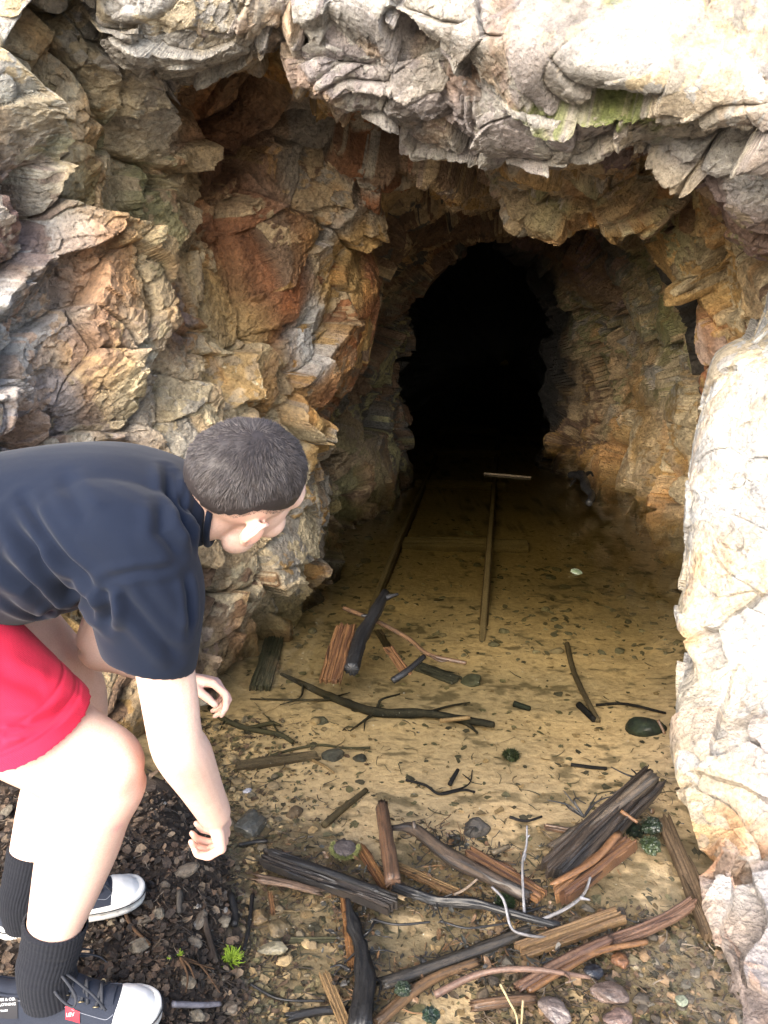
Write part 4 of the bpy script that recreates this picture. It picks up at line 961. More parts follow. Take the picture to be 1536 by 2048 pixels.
stick('straw', 'pale dry straw sticking up at the bottom edge', 'straw', [(1000, 1968, .06), (1018, 2002, .04), (1032, 2030, .02), (1036, 2058, .0)], 5, ((0.6, 0.5, 0.28), (0.45, 0.36, 0.2)), M_DRY, 0.01, seed=118, n=6)
stick('straw', 'second pale dry straw, just right of the first at the bottom edge', 'straw', [(1046, 2000, .05), (1044, 2030, .03), (1042, 2058, .0)], 5, ((0.6, 0.48, 0.28), (0.42, 0.33, 0.2)), M_DRY, 0.01, seed=119, n=6)
board('sunken_board', 'long brown board sunk along the foot of the right hand buttress', 'wood plank', (1332, 1646, .03), (1422, 1866, .02), 34, ((0.19, 0.13, 0.08), (0.11, 0.075, 0.045)), M_SUB, 0.01, 'bed', th=0.03, seed=120, jag=.02)
board('wood_strip', 'orange brown strip sunk at the lower left, ending at the bottom edge', 'wood plank', (652, 1955), (690, 2050), 24, ((0.33, 0.21, 0.10), (0.2, 0.13, 0.07)), M_SUB, 0.0, th=0.01, seed=121)
board('wood_strip', 'small orange chip of wood standing between the tan stones on the left shore', 'wood plank', (540, 1790), (545, 1820), 10, OR, M_WET, 0.006, th=0.006, seed=122)
board('sunken_board', 'thin grey board sunk left of the black rotten root', 'wood plank', (585, 1880), (665, 1880), 12, OG, M_SUB, 0.006, 'bed', th=0.012, seed=123)
stick('thin_branch', 'sunken pale branch slanting away from the charred stick towards the right wall', 'branch', [(1134, 1288), (1150, 1350), (1196, 1442)], 12, GB, M_SUB, 0.008, 'bed', seed=124, n=8)
stick('dark_stick', 'short black stick in the upper right part of the pool', 'stick', [(1158, 1410), (1188, 1440)], 15, BK, M_SUB, 0.012, 'bed', seed=125, n=8)
stick('thin_branch', 'thin dark twig reaching from the short black stick to the buttress', 'branch', [(1192, 1410), (1250, 1408), (1331, 1426)], 6, BK, M_SUB, 0.01, 'bed', seed=126, n=6)
stick('dark_stick', 'dark straight twig sunk above the spray of fine twigs', 'stick', [(1142, 1529), (1180, 1534), (1214, 1537)], 8, BK, M_SUB, 0.01, 'bed', seed=127, n=6)
spray('twig_spray', 'little black spray of twigs near the top of the big black split log', (1280, 1556), [[(1255, 1550, .01), (1222, 1534, .01)], [(1290, 1545, .02), (1297, 1530, .03)], [(1270, 1545, .02), (1262, 1538, .03)], [(1292, 1552, .02), (1304, 1540, .03)]], 5, BK, M_WET, 0.03, 128)
stick('thin_branch', 'small curved black twig lying left of the spray of fine twigs', 'branch', [(1019, 1634), (1052, 1642), (1084, 1633)], 6, BK, M_SUB, 0.012, 'bed', seed=129, n=6)
stick('thin_branch', 'forked black twig right of the mid pool haze, left of the green moss ball', 'branch', [(812, 1560), (850, 1570), (880, 1588), (925, 1580), (950, 1584)], 6, BK, M_SUB, 0.01, 'bed', seed=130, n=6, side=[([(880, 1588), (935, 1570), (945, 1540)], 5), ([(940, 1560), (925, 1548)], 4)])
stick('dark_stick', 'stub of dark stick leaning among the forked black twig', 'stick', [(900, 1568), (916, 1540, .01)], 11, BK, M_SUB, 0.012, 'bed', seed=131, n=7)
stick('dark_stick', 'short dark green stick on the pale silt left of the dark oval mossy stone', 'stick', [(1028, 1408), (1060, 1418)], 15, ((0.04, 0.05, 0.04), (0.02, 0.025, 0.02)), M_SUB, 0.01, 'bed', seed=132, n=7)
stick('dark_stick', 'thin dark stick right of the long black waterlogged branch', 'stick', [(952, 1444), (988, 1450)], 11, BK, M_SUB, 0.012, 'bed', seed=133, n=7)
# --- lichens
mb = MB(); q = W_(690, 1698, 0.006); r = pxm(690, 1698, 25)
stone(mb, tuple(q), (r, r * 1.15, 0.008), ((0.20, 0.17, 0.16), (0.08, 0.065, 0.065)), 141, 4, 0.3, 0.05, 0.12)
rng = np.random.RandomState(5); n_ = 1500
a_ = rng.uniform(2.6, 6.5, n_); ra = r * (0.88 + 0.22 * rng.rand(n_))
b_ = np.stack([q.x + np.cos(a_) * ra, q.y + np.sin(a_) * ra * 1.15, q.z + rng.rand(n_) * 0.006], 1)
tp = b_ + np.stack([np.cos(a_), np.sin(a_), rng.rand(n_)], 1) * 0.005 + rng.normal(size=(n_, 3)) * 0.002
sd = rng.normal(size=(n_, 3)); sd /= np.linalg.norm(sd, axis=1, keepdims=True)
mb.add(np.stack([b_ - sd * 0.0012, b_ + sd * 0.0012, tp], 1).reshape(-1, 3), np.arange(3 * n_).reshape(-1, 3), np.array((0.30, 0.32, 0.12)))
tag(mb.build('lichen', M_LEAF, smooth=False), 'round grey disc of lichen with a pale green fringe floating by the wood pile', 'lichen')
def wolf_lichen(px, py, wpx, label, seed, n=60):
    q = GB_(px, py, 0.004); R_ = pxm(px, py, wpx) / 2; rng = random.Random(seed); mb = MB()
    for k in range(n):
        a = rng.uniform(0, 6.28); el = rng.uniform(0.1, 1.4)
        d0 = Vector((math.cos(a) * math.cos(el), math.sin(a) * math.cos(el), math.sin(el))); pts = [q]; x = Vector(q)
        for s_ in range(4):
            d0 = (d0 + Vector((rng.gauss(0, .4), rng.gauss(0, .4), rng.gauss(0, .35)))).normalized(); x = x + d0 * R_ * rng.uniform(.18, .36); pts.append(Vector(x))
        tube(mb, pts, [0.0016, 0.0012, 0.0006], n=4, m=7, cols=((0.50, 0.72, 0.06), (0.40, 0.58, 0.07)), seed=seed + k, rough=0.1)
    return tag(mb.build('lichen', M_LEAF), label, 'lichen')
wolf_lichen(462, 1922, 56, 'bright yellow green tuft of branching lichen where the bank meets the pool', 3, 90)
wolf_lichen(360, 1910, 18, 'tiny yellow green scrap of lichen nearer the white toe cap than the big tuft', 4, 24)
wolf_lichen(337, 1922, 14, 'smallest yellow green scrap of lichen, right beside the front shoe laces', 5, 16)
mb = MB(); q = W_(1152, 1143, 0.002); stone(mb, tuple(q), (pxm(1152, 1143, 13), pxm(1152, 1143, 13), 0.006), ((0.5, 0.55, 0.45), (0.2, 0.28, 0.15)), 150, 3, 0, .2, .1)
tag(mb.build('floating_leaf', M_LEAF, smooth=False), 'single pale leaf floating on dark water between the right rail and the right wall', 'leaf')
mb = MB(); q = W_(495, 1581, 0.006); stone(mb, tuple(q), (pxm(495, 1581, 9), pxm(495, 1581, 9), 0.005), ((0.6, 0.6, 0.66), (0.4, 0.4, 0.45)), 151, 3, 0, .2, .1)
tag(mb.build('floating_foam', M_LEAF, smooth=False), 'small pale blob of foam floating left of the forearm over dark silt', 'foam')
# --- stones and sticks on the bank
PS = ((0.30, 0.255, 0.20), (0.18, 0.14, 0.105))
for k, (px, py, w, h, lab) in enumerate([
    (280, 1892, 42, 28, 'flat tan stone on the bank just above the front shoe laces'), (388, 1885, 26, 26, 'angular pink brown stone on the bank left of the bright lichen'),
    (448, 1842, 30, 22, 'smooth yellowish stone at the edge of the pool above the bright lichen'), (402, 1838, 22, 34, 'whitish upright stone on the bank beside a dark stick'),
    (374, 1962, 26, 34, 'grey stone on the bank to the right of the white toe cap'), (172 + 200, 1742, 34, 40, 'pale thin stone chip standing on the bank below the moving hand'),
    (10, 1625, 22, 28, 'whitish stone at the left edge beside the calf'), (460, 2016, 34, 22, 'pink white stone at the lower end of the muddy bank'),
    (392, 2034, 30, 26, 'light grey stone at the bottom edge right of the toe cap'), (330, 1770, 24, 14, 'small beige stone right of the far toe cap'),
    (316, 1828, 28, 18, 'light brown stone below the far toe cap'), (288, 1840, 24, 24, 'rounded tan stone beneath the far shoe sole')]):
    cs = PS if k % 2 else ((0.40, 0.345, 0.26), (0.22, 0.18, 0.13))
    rock_piece('stone', lab, 'stone', px, py, w, h, cs, M_STONE, 160 + k, 0.008, rot=k)
stick('bank_stick', 'dark stick lying down the bank towards the bright lichen', 'stick', [(408, 1835), (416, 1870), (432, 1925)], 13, ((0.13, 0.10, 0.08), (0.06, 0.045, 0.035)), M_DRY, 0.014, 'bed', seed=181, n=8)
stick('bank_stick', 'grey stub of stick standing on the bank above the dark stick', 'stick', [(360, 1782), (358, 1825)], 12, ((0.16, 0.14, 0.12), (0.08, 0.07, 0.06)), M_DRY, 0.012, 'bed', seed=182, n=8)
stick('bank_stick', 'lilac grey wet stick lying across the bottom of the bank', 'stick', [(345, 2008), (400, 2010), (440, 2008)], 12, ((0.30, 0.29, 0.34), (0.14, 0.13, 0.15)), M_WSTONE, 0.02, 'bed', seed=183, n=8)
stick('bank_stick', 'thin crooked twig between the two toe caps', 'stick', [(245, 1810), (262, 1850), (300, 1890)], 7, BR, M_DRY, 0.014, 'bed', seed=184, n=6)
spray('twig_spray', 'brown spray of twigs on the bank below the bright lichen scraps', (360, 1915), [[(380, 1935), (395, 1975)], [(400, 1930), (440, 1985)], [(385, 1925), (430, 1938)], [(375, 1950), (372, 1985)]], 6, BR, M_DRY, 0.022, 185, 'bed')
spray('twig_spray', 'pale forked twig at the foot of the rock behind the leg', (290, 1450), [[(278, 1458), (272, 1462)], [(284, 1440), (288, 1432)]], 4, SV, M_DRY, 0.02, 190, 'bed')
for k, (pp, w, lab) in enumerate([([(505, 1790), (498, 1850), (488, 1900)], 9, 'wet black twig beside the tan stone at the edge of the bank'), ([(462, 1790), (470, 1830), (468, 1850)], 16, 'black rotten stub at the water edge above the yellowish stone'),
     ([(500, 1968), (560, 1998), (650, 2002)], 6, 'thin black twig running right from the bank at the lower left'), ([(580, 2034), (640, 2022), (690, 2020)], 20, 'wet blue black stick at the bottom edge left of the rotten root'),
     ([(478, 1690), (510, 1684), (535, 1682)], 9, 'short black twig right of the moving hand')]):
    stick('wet_twig', lab, 'twig', pp, w, BK, M_WET, 0.012, 'bed', seed=200 + k, n=7, knots=0.5)

# ------------------------------------------------------------------ mine track under water
SILTC = ((0.44, 0.335, 0.20), (0.20, 0.145, 0.08))
RUSTC = ((0.20, 0.125, 0.065), (0.12, 0.075, 0.04))
track = empty('mine_track', tuple(GB_(900, 1200)))
tag(track, 'narrow rusty mine track with sleepers, running under water into the dark tunnel', 'railway track')
def world_child(mb, name, mat, parent, smooth=False):
    o = mb.build(name, mat, parent, smooth)
    o.matrix_parent_inverse = Matrix.Translation(parent.location).inverted()
    return o
def line_pt(a, b, t): return a + (b - a) * t
RL = (GB_(871, 908, 0.04), GB_(732, 1226, 0.035)); RR = (GB_(993, 908, 0.04), GB_(961, 1312, 0.035))
for a, b in (RL, RR):
    far = a + (a - b).normalized() * 7.0; far.z = a.z
    pts = [far] + [line_pt(a, b, t) for t in (0, .25, .5, .75, 1.0)]
    zs_ = [float(np.max(ground_z(q.x + np.linspace(-.06, .06, 7), q.y + np.linspace(-.1, .1, 7)))) for q in pts[1:]]
    lin = np.polyfit(np.arange(5), zs_, 1); zl = np.polyval(lin, np.arange(5)); zl[-1] -= .035; zl = zl + max(0, float(np.max((np.array(zs_) - zl)[:-1]))) + 0.022
    for q, z_ in zip(pts[1:], zl): q.z = float(z_)
    pts[0].z = pts[1].z
    mb = MB()
    prof = [(-0.026, -0.06), (-0.026, -0.016), (-0.012, -0.012), (-0.018, -0.004), (-0.017, 0.004), (-0.010, 0.008), (0.010, 0.008), (0.017, 0.004), (0.018, -0.004), (0.012, -0.012), (0.026, -0.016), (0.026, -0.06)]
    c = np.concatenate([[np.array(pts[0])], resample([tuple(q) for q in pts[1:]], 70)])
    t, s, u = frames(c); n = len(prof)
    w_ = 0.0015 * fbm((c * 6).astype(np.float32), 2, 5)
    v = np.stack([c + s * (x * .8 + w_[:, None]) + u * y for x, y in prof], 1)
    m_ = len(c); i = np.arange(m_ * n).reshape(m_, n); j = np.roll(i, -1, 1)
    f = [tuple(x) for x in np.stack([i[:-1].ravel(), j[:-1].ravel(), j[1:].ravel(), i[1:].ravel()], 1)] + [tuple(i[-1]), tuple(i[0][::-1])]
    cc = np.zeros((m_, n, 3)); cc[:] = SILTC[0]; cc[:, [0, 1, 2, 3, 8, 9, 10, 11]] = (0.27, 0.19, 0.11)
    cc *= (1 + 0.3 * fbm((v.reshape(-1, 3) * 20).astype(np.float32), 3, 6).reshape(m_, n, 1))
    mb.add(v.reshape(-1, 3), f, cc.reshape(-1, 3))
    world_child(mb, 'rail', M_SUB, track)
for k, (xl, yl, xr, yr) in enumerate([(795, 1086, 1052, 1094), (832, 968, 1008, 975), (868, 906, 1000, 908), (880, 862, 1000, 864)]):
    a, b = GB_(xl, yl, 0.012), GB_(xr, yr, 0.012); mb = MB()
    zt = (a.z + b.z) / 2; a.z = b.z = zt + 0.002
    plank(mb, a, b, 0.17, 0.04, ((0.42, 0.32, 0.19), (0.30, 0.225, 0.13)), 210 + k, 0.02)
    world_child(mb, 'sleeper', M_SUB, track)

# ------------------------------------------------------------------ loose litter nobody could count
def scatter_chips(name, n, region, size, pal, mat, seed, lift, curl=0.25, elong=(0.5, 1.0), kind='stuff', tilt=0.5, water_only=None):
    """n thin curled flakes: leaves, bark scales, stone chips"""
    rng = np.random.RandomState(seed)
    px, py = region(rng, n * 3)
    z = np.full(len(px), -0.02); a = (px - 768) / F; v = (py - 1024) / F
    rx, ry, rz = a, CP - v * SP, -SP - v * CP
    for _ in range(4):
        t = (z - CAM_H) / rz; X, Y = rx * t, ry * t; z = ground_z(X, Y)
    ok = np.ones(len(X), bool)
    if water_only is True: ok = z < -0.008
    if water_only is False: ok = z > -0.012
    X, Y, z = X[ok][:n], Y[ok][:n], z[ok][:n]; n = len(X)
    s = size[0] * (size[1] / size[0]) ** (rng.rand(n) ** 1.6); el = rng.uniform(*elong, n); th = rng.uniform(0, 6.28, n)
    # 7-vertex leaf fan: centre + hexagon-ish outline with noise
    k = 7; ang = np.linspace(0, 2 * np.pi, k, endpoint=False)
    rr = 1 + rng.uniform(-0.38, 0.25, (n, k))
    lx = np.cos(ang)[None] * rr * s[:, None]; ly = np.sin(ang)[None] * rr * (s * el)[:, None]
    cz = curl * rng.uniform(-1, 1, n) / s
    lz = cz[:, None] * (ly ** 2) * 1.0 + 0.15 * s[:, None] * rng.uniform(-1, 1, (n, k))
    cen = np.zeros((n, 1)); lx = np.concatenate([cen, lx], 1); ly = np.concatenate([cen, ly], 1); lz = np.concatenate([cen, lz], 1)
    ta, tb = rng.normal(0, tilt, n), rng.normal(0, tilt, n)
    y2 = ly * np.cos(ta)[:, None] - lz * np.sin(ta)[:, None]; z2 = ly * np.sin(ta)[:, None] + lz * np.cos(ta)[:, None]
    x2 = lx * np.cos(tb)[:, None] + z2 * np.sin(tb)[:, None]; z3 = -lx * np.sin(tb)[:, None] + z2 * np.cos(tb)[:, None]
    x3 = x2 * np.cos(th)[:, None] - y2 * np.sin(th)[:, None]; y3 = x2 * np.sin(th)[:, None] + y2 * np.cos(th)[:, None]
    lf = lift[0] + (lift[1] - lift[0]) * rng.rand(n)
    v = np.stack([X[:, None] + x3, Y[:, None] + y3, (z + lf + 0.3 * s * np.abs(np.sin(ta)))[:, None] + z3], -1)
    pal = np.array(pal); col = pal[rng.randint(0, len(pal), n)] * rng.uniform(0.7, 1.25, (n, 1))
    b = np.arange(n)[:, None] * (k + 1)
    f = np.stack([np.concatenate([b, b + 1 + q, b + 1 + (q + 1) % k], 1) for q in range(k)], 1).reshape(-1, 3)
    return v.reshape(-1, 3), f, np.repeat(col, k + 1, 0)

def bank_region(rng, n):
    px = rng.uniform(-120, 600, n); py = rng.uniform(1440, 2150, n) ; return px, py
def pool_region(rng, n):
    px = rng.uniform(380, 1480, n); py = 1230 + (2100 - 1230) * rng.rand(n) ** 0.75; return px, py
def far_pool_region(rng, n):
    px = rng.uniform(560, 1400, n); py = rng.uniform(1040, 1320, n); return px, py
def shore_region(rng, n):
    px = 380 + np.abs(rng.normal(0, 130, n)); py = rng.uniform(1440, 2100, n); return px, py
def corner_region(rng, n):
    px = rng.uniform(950, 1500, n); py = rng.uniform(1820, 2110, n); return px, py

def stuff_mesh(name, parts, mat):
    vs, fs, cs, n = [], [], [], 0
    for v, f, c in parts:
        vs.append(v); fs.append(np.asarray(f) + n); cs.append(c); n += len(v)
    o = mesh_obj(name, np.concatenate(vs), np.concatenate(fs), mat, col=np.clip(np.concatenate(cs), 0.004, 0.9))
    return o
LP = [(0.075, 0.05, 0.035), (0.115, 0.08, 0.055), (0.04, 0.03, 0.024), (0.055, 0.042, 0.032), (0.17, 0.125, 0.085), (0.03, 0.024, 0.02), (0.03, 0.024, 0.02), (0.21, 0.18, 0.14)]
litter = stuff_mesh('leaf_litter', [
    scatter_chips('a', 12000, bank_region, (0.002, 0.010), LP[:4] + LP[5:7], M_LEAF, 301, (-0.002, 0.008), water_only=False),
    scatter_chips('b', 2600, bank_region, (0.006, 0.015), LP[:7], M_LEAF, 302, (0.002, 0.014), water_only=False, tilt=0.4)], M_LEAF)
tag(litter, 'brown dead leaves and bark scales covering the muddy bank round the shoes', 'leaf litter', kind='stuff')
UP = [(0.10, 0.09, 0.05), (0.14, 0.115, 0.065), (0.07, 0.065, 0.04), (0.19, 0.14, 0.08), (0.055, 0.05, 0.035), (0.22, 0.155, 0.08)]
sunk = stuff_mesh('sunken_leaves', [
    scatter_chips('a', 2300, pool_region, (0.004, 0.018), UP, M_SUB, 303, (0.0, 0.004), tilt=0.12, elong=(0.25, 1), water_only=True),
    scatter_chips('b', 1700, shore_region, (0.004, 0.014), UP + LP[:3], M_SUB, 304, (0.0, 0.008), tilt=0.3, elong=(0.3, 1), water_only=True),
    scatter_chips('c', 600, far_pool_region, (0.010, 0.034), [(0.15, 0.13, 0.085), (0.12, 0.10, 0.06)], M_SUB, 305, (0.0, 0.004), tilt=0.08, elong=(0.25, .6), water_only=True),
    scatter_chips('d', 1500, corner_region, (0.003, 0.011), [tuple(np.array(c_) * .38) for c_ in UP] + LP[:4], M_SUB, 306, (0.0, 0.016), tilt=0.35, elong=(0.3, 1))], M_SUB)
tag(sunk, 'dark waterlogged leaves and flakes scattered over the silty pool bed', 'sunken leaves', kind='stuff')
def scatter_pebbles(n, region, size, pal, seed, lift, water_only=None):
    rng = np.random.RandomState(seed); px, py = region(rng, n * 3)
    z = np.full(len(px), -0.02); a = (px - 768) / F; v = (py - 1024) / F; rx, ry, rz = a, CP - v * SP, -SP - v * CP
    for _ in range(4):
        t = (z - CAM_H) / rz; X, Y = rx * t, ry * t; z = ground_z(X, Y)
    ok = np.ones(len(X), bool)
    if water_only is True: ok = z < -0.008
    if water_only is False: ok = z > -0.012
    X, Y, z = X[ok][:n], Y[ok][:n], z[ok][:n]; n = len(X)
    bv, bf = ICO[2]; bf = np.array(bf); k = len(bv)
    s = size[0] * (size[1] / size[0]) ** (rng.rand(n) ** 2.0)
    V_ = np.repeat(bv[None], n, 0)
    for q in range(7):
        nr = rng.normal(size=(n, 3)); nr /= np.linalg.norm(nr, axis=1, keepdims=True); dd = 0.5 + 0.35 * rng.rand(n, 1)
        ov = np.clip(np.einsum('nkj,nj->nk', V_, nr) - dd, 0, None); V_ = V_ - ov[..., None] * nr[:, None]
    sc = np.stack([s, s * rng.uniform(0.55, 1, n), s * rng.uniform(0.3, 0.7, n)], 1); V_ = V_ * sc[:, None]
    th = rng.uniform(0, 6.28, n); c_, s_ = np.cos(th)[:, None], np.sin(th)[:, None]
    x = V_[..., 0] * c_ - V_[..., 1] * s_; y = V_[..., 0] * s_ + V_[..., 1] * c_
    V_ = np.stack([x + X[:, None], y + Y[:, None], V_[..., 2] + (z + lift * s)[:, None]], -1)
    pal = np.array(pal); col = pal[rng.randint(0, len(pal), n)] * rng.uniform(0.7, 1.25, (n, 1))
    f = (bf[None] + np.arange(n)[:, None, None] * k).reshape(-1, 3)
    return V_.reshape(-1, 3), f, np.repeat(col, k, 0)
PB = [(0.34, 0.28, 0.20), (0.22, 0.18, 0.14), (0.28, 0.19, 0.12), (0.14, 0.11, 0.09), (0.11, 0.085, 0.07), (0.40, 0.37, 0.33)]
grav = stuff_mesh('gravel', [scatter_pebbles(620, bank_region, (0.003, 0.011), [tuple(np.array(c_) * .55) for c_ in PB], 311, 0.7, False),
                             scatter_pebbles(260, shore_region, (0.005, 0.022), [(0.30, 0.22, 0.12), (0.2, 0.15, 0.09), (0.12, 0.10, 0.07)], 312, 0.3, True),
                             scatter_pebbles(150, far_pool_region, (0.012, 0.038), [(0.17, 0.15, 0.10), (0.12, 0.11, 0.075), (0.2, 0.16, 0.10)], 314, 0.12, True),
                             scatter_pebbles(420, corner_region, (0.005, 0.024), [(0.12, 0.09, 0.06), (0.08, 0.07, 0.055), (0.06, 0.05, 0.04), (0.18, 0.12, 0.07)], 313, 0.4)], M_STONE)
tag(grav, 'small stone chips and pebbles strewn over the bank and the muddy near shore', 'gravel', kind='stuff')
def scatter_twigs(n, region, seed, lenr, wr, cols, lift, water_only=None, name='x'):
    rng = np.random.RandomState(seed); px, py = region(rng, n * 3); parts = []
    z = np.full(len(px), -0.02); a = (px - 768) / F; v = (py - 1024) / F; rx, ry, rz = a, CP - v * SP, -SP - v * CP
    for _ in range(4):
        t = (z - CAM_H) / rz; X, Y = rx * t, ry * t; z = ground_z(X, Y)
    ok = np.ones(len(X), bool)
    if water_only is True: ok = z < -0.008
    if water_only is False: ok = z > -0.012
    X, Y, z = X[ok][:n], Y[ok][:n], z[ok][:n]; n = len(X)
    L = lenr[0] * (lenr[1] / lenr[0]) ** (rng.rand(n) ** 1.5); w = rng.uniform(*wr, n); th = rng.uniform(0, 6.28, n); bend = rng.normal(0, 0.25, n)
    S = np.linspace(-1, 1, 6); m = 6; nn = 5
    cx = X[:, None] + np.cos(th)[:, None] * L[:, None] * S / 2 - np.sin(th)[:, None] * (L * bend)[:, None] * S ** 2 / 2 + rng.normal(0, 0.02, (n, m)) * L[:, None]
    cy = Y[:, None] + np.sin(th)[:, None] * L[:, None] * S / 2 + np.cos(th)[:, None] * (L * bend)[:, None] * S ** 2 / 2 + rng.normal(0, 0.02, (n, m)) * L[:, None]
    slope = rng.normal(0, 0.06, n)
    cz = ground_z(cx, cy) + lift + (w[:, None]) + rng.rand(n)[:, None] * 0.004 + slope[:, None] * S * L[:, None] / 2
    an = np.linspace(0, 2 * np.pi, nn, endpoint=False)
    wt_ = w[:, None] * np.interp(S, [-1, 1], [1, 0.5])[None]
    vx = cx[..., None] - np.sin(th)[:, None, None] * np.cos(an) * wt_[..., None]; vy = cy[..., None] + np.cos(th)[:, None, None] * np.cos(an) * wt_[..., None]
    vz = cz[..., None] + np.sin(an) * wt_[..., None]
    V_ = np.stack([vx, vy, vz], -1)
    i = np.arange(m * nn).reshape(m, nn); j = np.roll(i, -1, 1)
    q = np.stack([i[:-1].ravel(), j[:-1].ravel(), j[1:].ravel(), i[1:].ravel()], 1)
    tri = np.concatenate([q[:, [0, 1, 2]], q[:, [0, 2, 3]]])
    f = (tri[None] + np.arange(n)[:, None, None] * m * nn).reshape(-1, 3)
    pal = np.array(cols); col = pal[rng.randint(0, len(pal), n)] * rng.uniform(0.7, 1.3, (n, 1))
    return V_.reshape(-1, 3), f, np.repeat(col, m * nn, 0)
TW = [(0.05, 0.038, 0.03), (0.09, 0.065, 0.045), (0.16, 0.13, 0.10), (0.03, 0.025, 0.02)]
tw = stuff_mesh('twig_litter', [scatter_twigs(700, bank_region, 321, (0.012, 0.07), (0.0006, 0.0016), TW, 0.004, False),
                                scatter_twigs(650, pool_region, 322, (0.015, 0.08), (0.0007, 0.002), [(0.06, 0.055, 0.035), (0.035, 0.035, 0.025), (0.12, 0.09, 0.05)], 0.001, True),
                                scatter_twigs(260, shore_region, 323, (0.02, 0.09), (0.0008, 0.002), TW[:1] + TW[3:], 0.004),
                                scatter_twigs(160, corner_region, 324, (0.02, 0.08), (0.0008, 0.002), TW, 0.008)], M_DRY)
def pile_region(rng, n):
    k = rng.randint(0, 6, n); t = rng.rand(n); segs = np.array([[540, 1735, 800, 1800], [790, 1790, 1120, 1850], [1110, 1760, 1300, 1600], [700, 1810, 735, 2048], [780, 1970, 1250, 1880], [840, 1680, 1060, 1790]])[k]
    return segs[:, 0] + (segs[:, 2] - segs[:, 0]) * t + rng.normal(0, 30, n), segs[:, 1] + (segs[:, 3] - segs[:, 1]) * t + rng.normal(0, 26, n)
pile = stuff_mesh('wood_debris', [scatter_chips('p', 2600, pile_region, (0.003, 0.012), [(0.05, 0.035, 0.02), (0.02, 0.018, 0.016), (0.10, 0.055, 0.025), (0.03, 0.03, 0.025)], M_WET, 331, (0.0, 0.034), elong=(0.15, .8), tilt=.5),
                                  scatter_twigs(800, pile_region, 332, (0.015, 0.085), (0.0007, 0.0022), [(0.02, 0.018, 0.016), (0.05, 0.035, 0.025), (0.03, 0.03, 0.03), (0.14, 0.08, 0.04)], 0.016)], M_WET)
tag(pile, 'soaked bark crumbs and splinters tangled among the driftwood in front', 'wood debris', kind='stuff')
tag(tw, 'short broken twigs and needles strewn over bank and pool bed', 'twig litter', kind='stuff')

rng = np.random.RandomState(9); n_ = 420
px_ = rng.uniform(420, 1400, n_); py_ = rng.uniform(1000, 1900, n_); pts_ = np.array([tuple(W_(a, b, 0.0)) for a, b in zip(px_, py_)]); sz = .0007 + .0013 * rng.rand(n_) ** 3
th = np.linspace(0, 2 * np.pi, 5, endpoint=False)
sv_ = np.stack([pts_[:, 0:1] + np.cos(th) * sz[:, None], pts_[:, 1:2] + np.sin(th) * sz[:, None] * rng.uniform(.5, 1.5, (n_, 1)), pts_[:, 2:3] + 0 * th + .0005 * rng.rand(n_, 5)], -1).reshape(-1, 3)
sf_ = (np.arange(n_)[:, None, None] * 5 + np.array([[0, 1, 2], [0, 2, 3], [0, 3, 4]])).reshape(-1, 3)
tag(mesh_obj('floating_specks', sv_, sf_, M_LEAF, col=np.repeat(np.array([[.5, .47, .38]]), len(sv_), 0)), 'pale specks of dust floating on the still pool', 'floating specks', kind='stuff')
# ------------------------------------------------------------------ the person
def D(px, py, d):
    """point seen at that pixel at optical depth d"""
    r = ray(px, py); return Vector((r[0] * d, r[1] * d, CAM_H + r[2] * d))
CU = Vector((0, SP, CP)); CC_ = Vector((0, -CP, SP)); CR = Vector((1, 0, 0))     # picture up / towards viewer / right, as directions of the place

def cap_tube(pts, rad, n=20, m=None, flat=1.0, up=(0, 0, 1)):
    """closed tube with rounded ends"""
    pts = np.array([tuple(q) for q in pts], float); rad = np.array(rad, float)
    L = np.linalg.norm(np.diff(pts, axis=0), axis=1).sum()
    m = m or int(np.clip(L / 0.006, 8, 80))
    pr = resample(np.concatenate([pts, rad[:, None]], 1), m); c, r = pr[:, :3], pr[:, 3]
    t, s, u = frames(c, up)
    cs, rs, ts, ss, us = [], [], [], [], []
    for k in (80, 60, 40, 20):
        a = math.radians(k); cs.append(c[0] - t[0] * r[0] * math.sin(a)); rs.append(r[0] * math.cos(a)); ss.append(s[0]); us.append(u[0])
    for k in range(m): cs.append(c[k]); rs.append(r[k]); ss.append(s[k]); us.append(u[k])
    for k in (20, 40, 60, 80):
        a = math.radians(k); cs.append(c[-1] + t[-1] * r[-1] * math.sin(a)); rs.append(r[-1] * math.cos(a)); ss.append(s[-1]); us.append(u[-1])
    return loft([(np.array(a), np.array(b) * d, np.array(e) * d * flat) for a, d, b, e in zip(cs, rs, ss, us)], n)

def loft(rings, n=32, power=2.0):
    """rings = (centre, half-axis a, half-axis b); closed solid"""
    th = np.linspace(0, 2 * np.pi, n, endpoint=False)
    ca, sa = np.cos(th), np.sin(th)
    if power != 2.0:
        ca = np.sign(ca) * np.abs(ca) ** (2 / power); sa = np.sign(sa) * np.abs(sa) ** (2 / power)
    v = np.array([np.array(c)[None] + ca[:, None] * np.array(a)[None] + sa[:, None] * np.array(b)[None] for c, a, b in rings])
    m = len(rings); i = np.arange(m * n).reshape(m, n); j = np.roll(i, -1, 1)
    f = [tuple(x) for x in np.stack([i[:-1].ravel(), j[:-1].ravel(), j[1:].ravel(), i[1:].ravel()], 1)]
    f += [tuple(i[0][::-1]), tuple(i[-1])]
    return v.reshape(-1, 3), f

def ring_path(keys, m):
    """smooth the ring list: keys = (centre, a, b)"""
    A = np.array([np.concatenate([np.array(c, float), np.array(a, float), np.array(b, float)]) for c, a, b in keys])
    R_ = resample(A, m); return [(r[:3], r[3:6], r[6:]) for r in R_]

def ellipsoid(c, r, R=None, sub=3):
    v, f = ICO[sub]; v = v * np.array(r)
    if R is not None: v = v @ np.array(R).T
    return v + np.array(tuple(c)), f

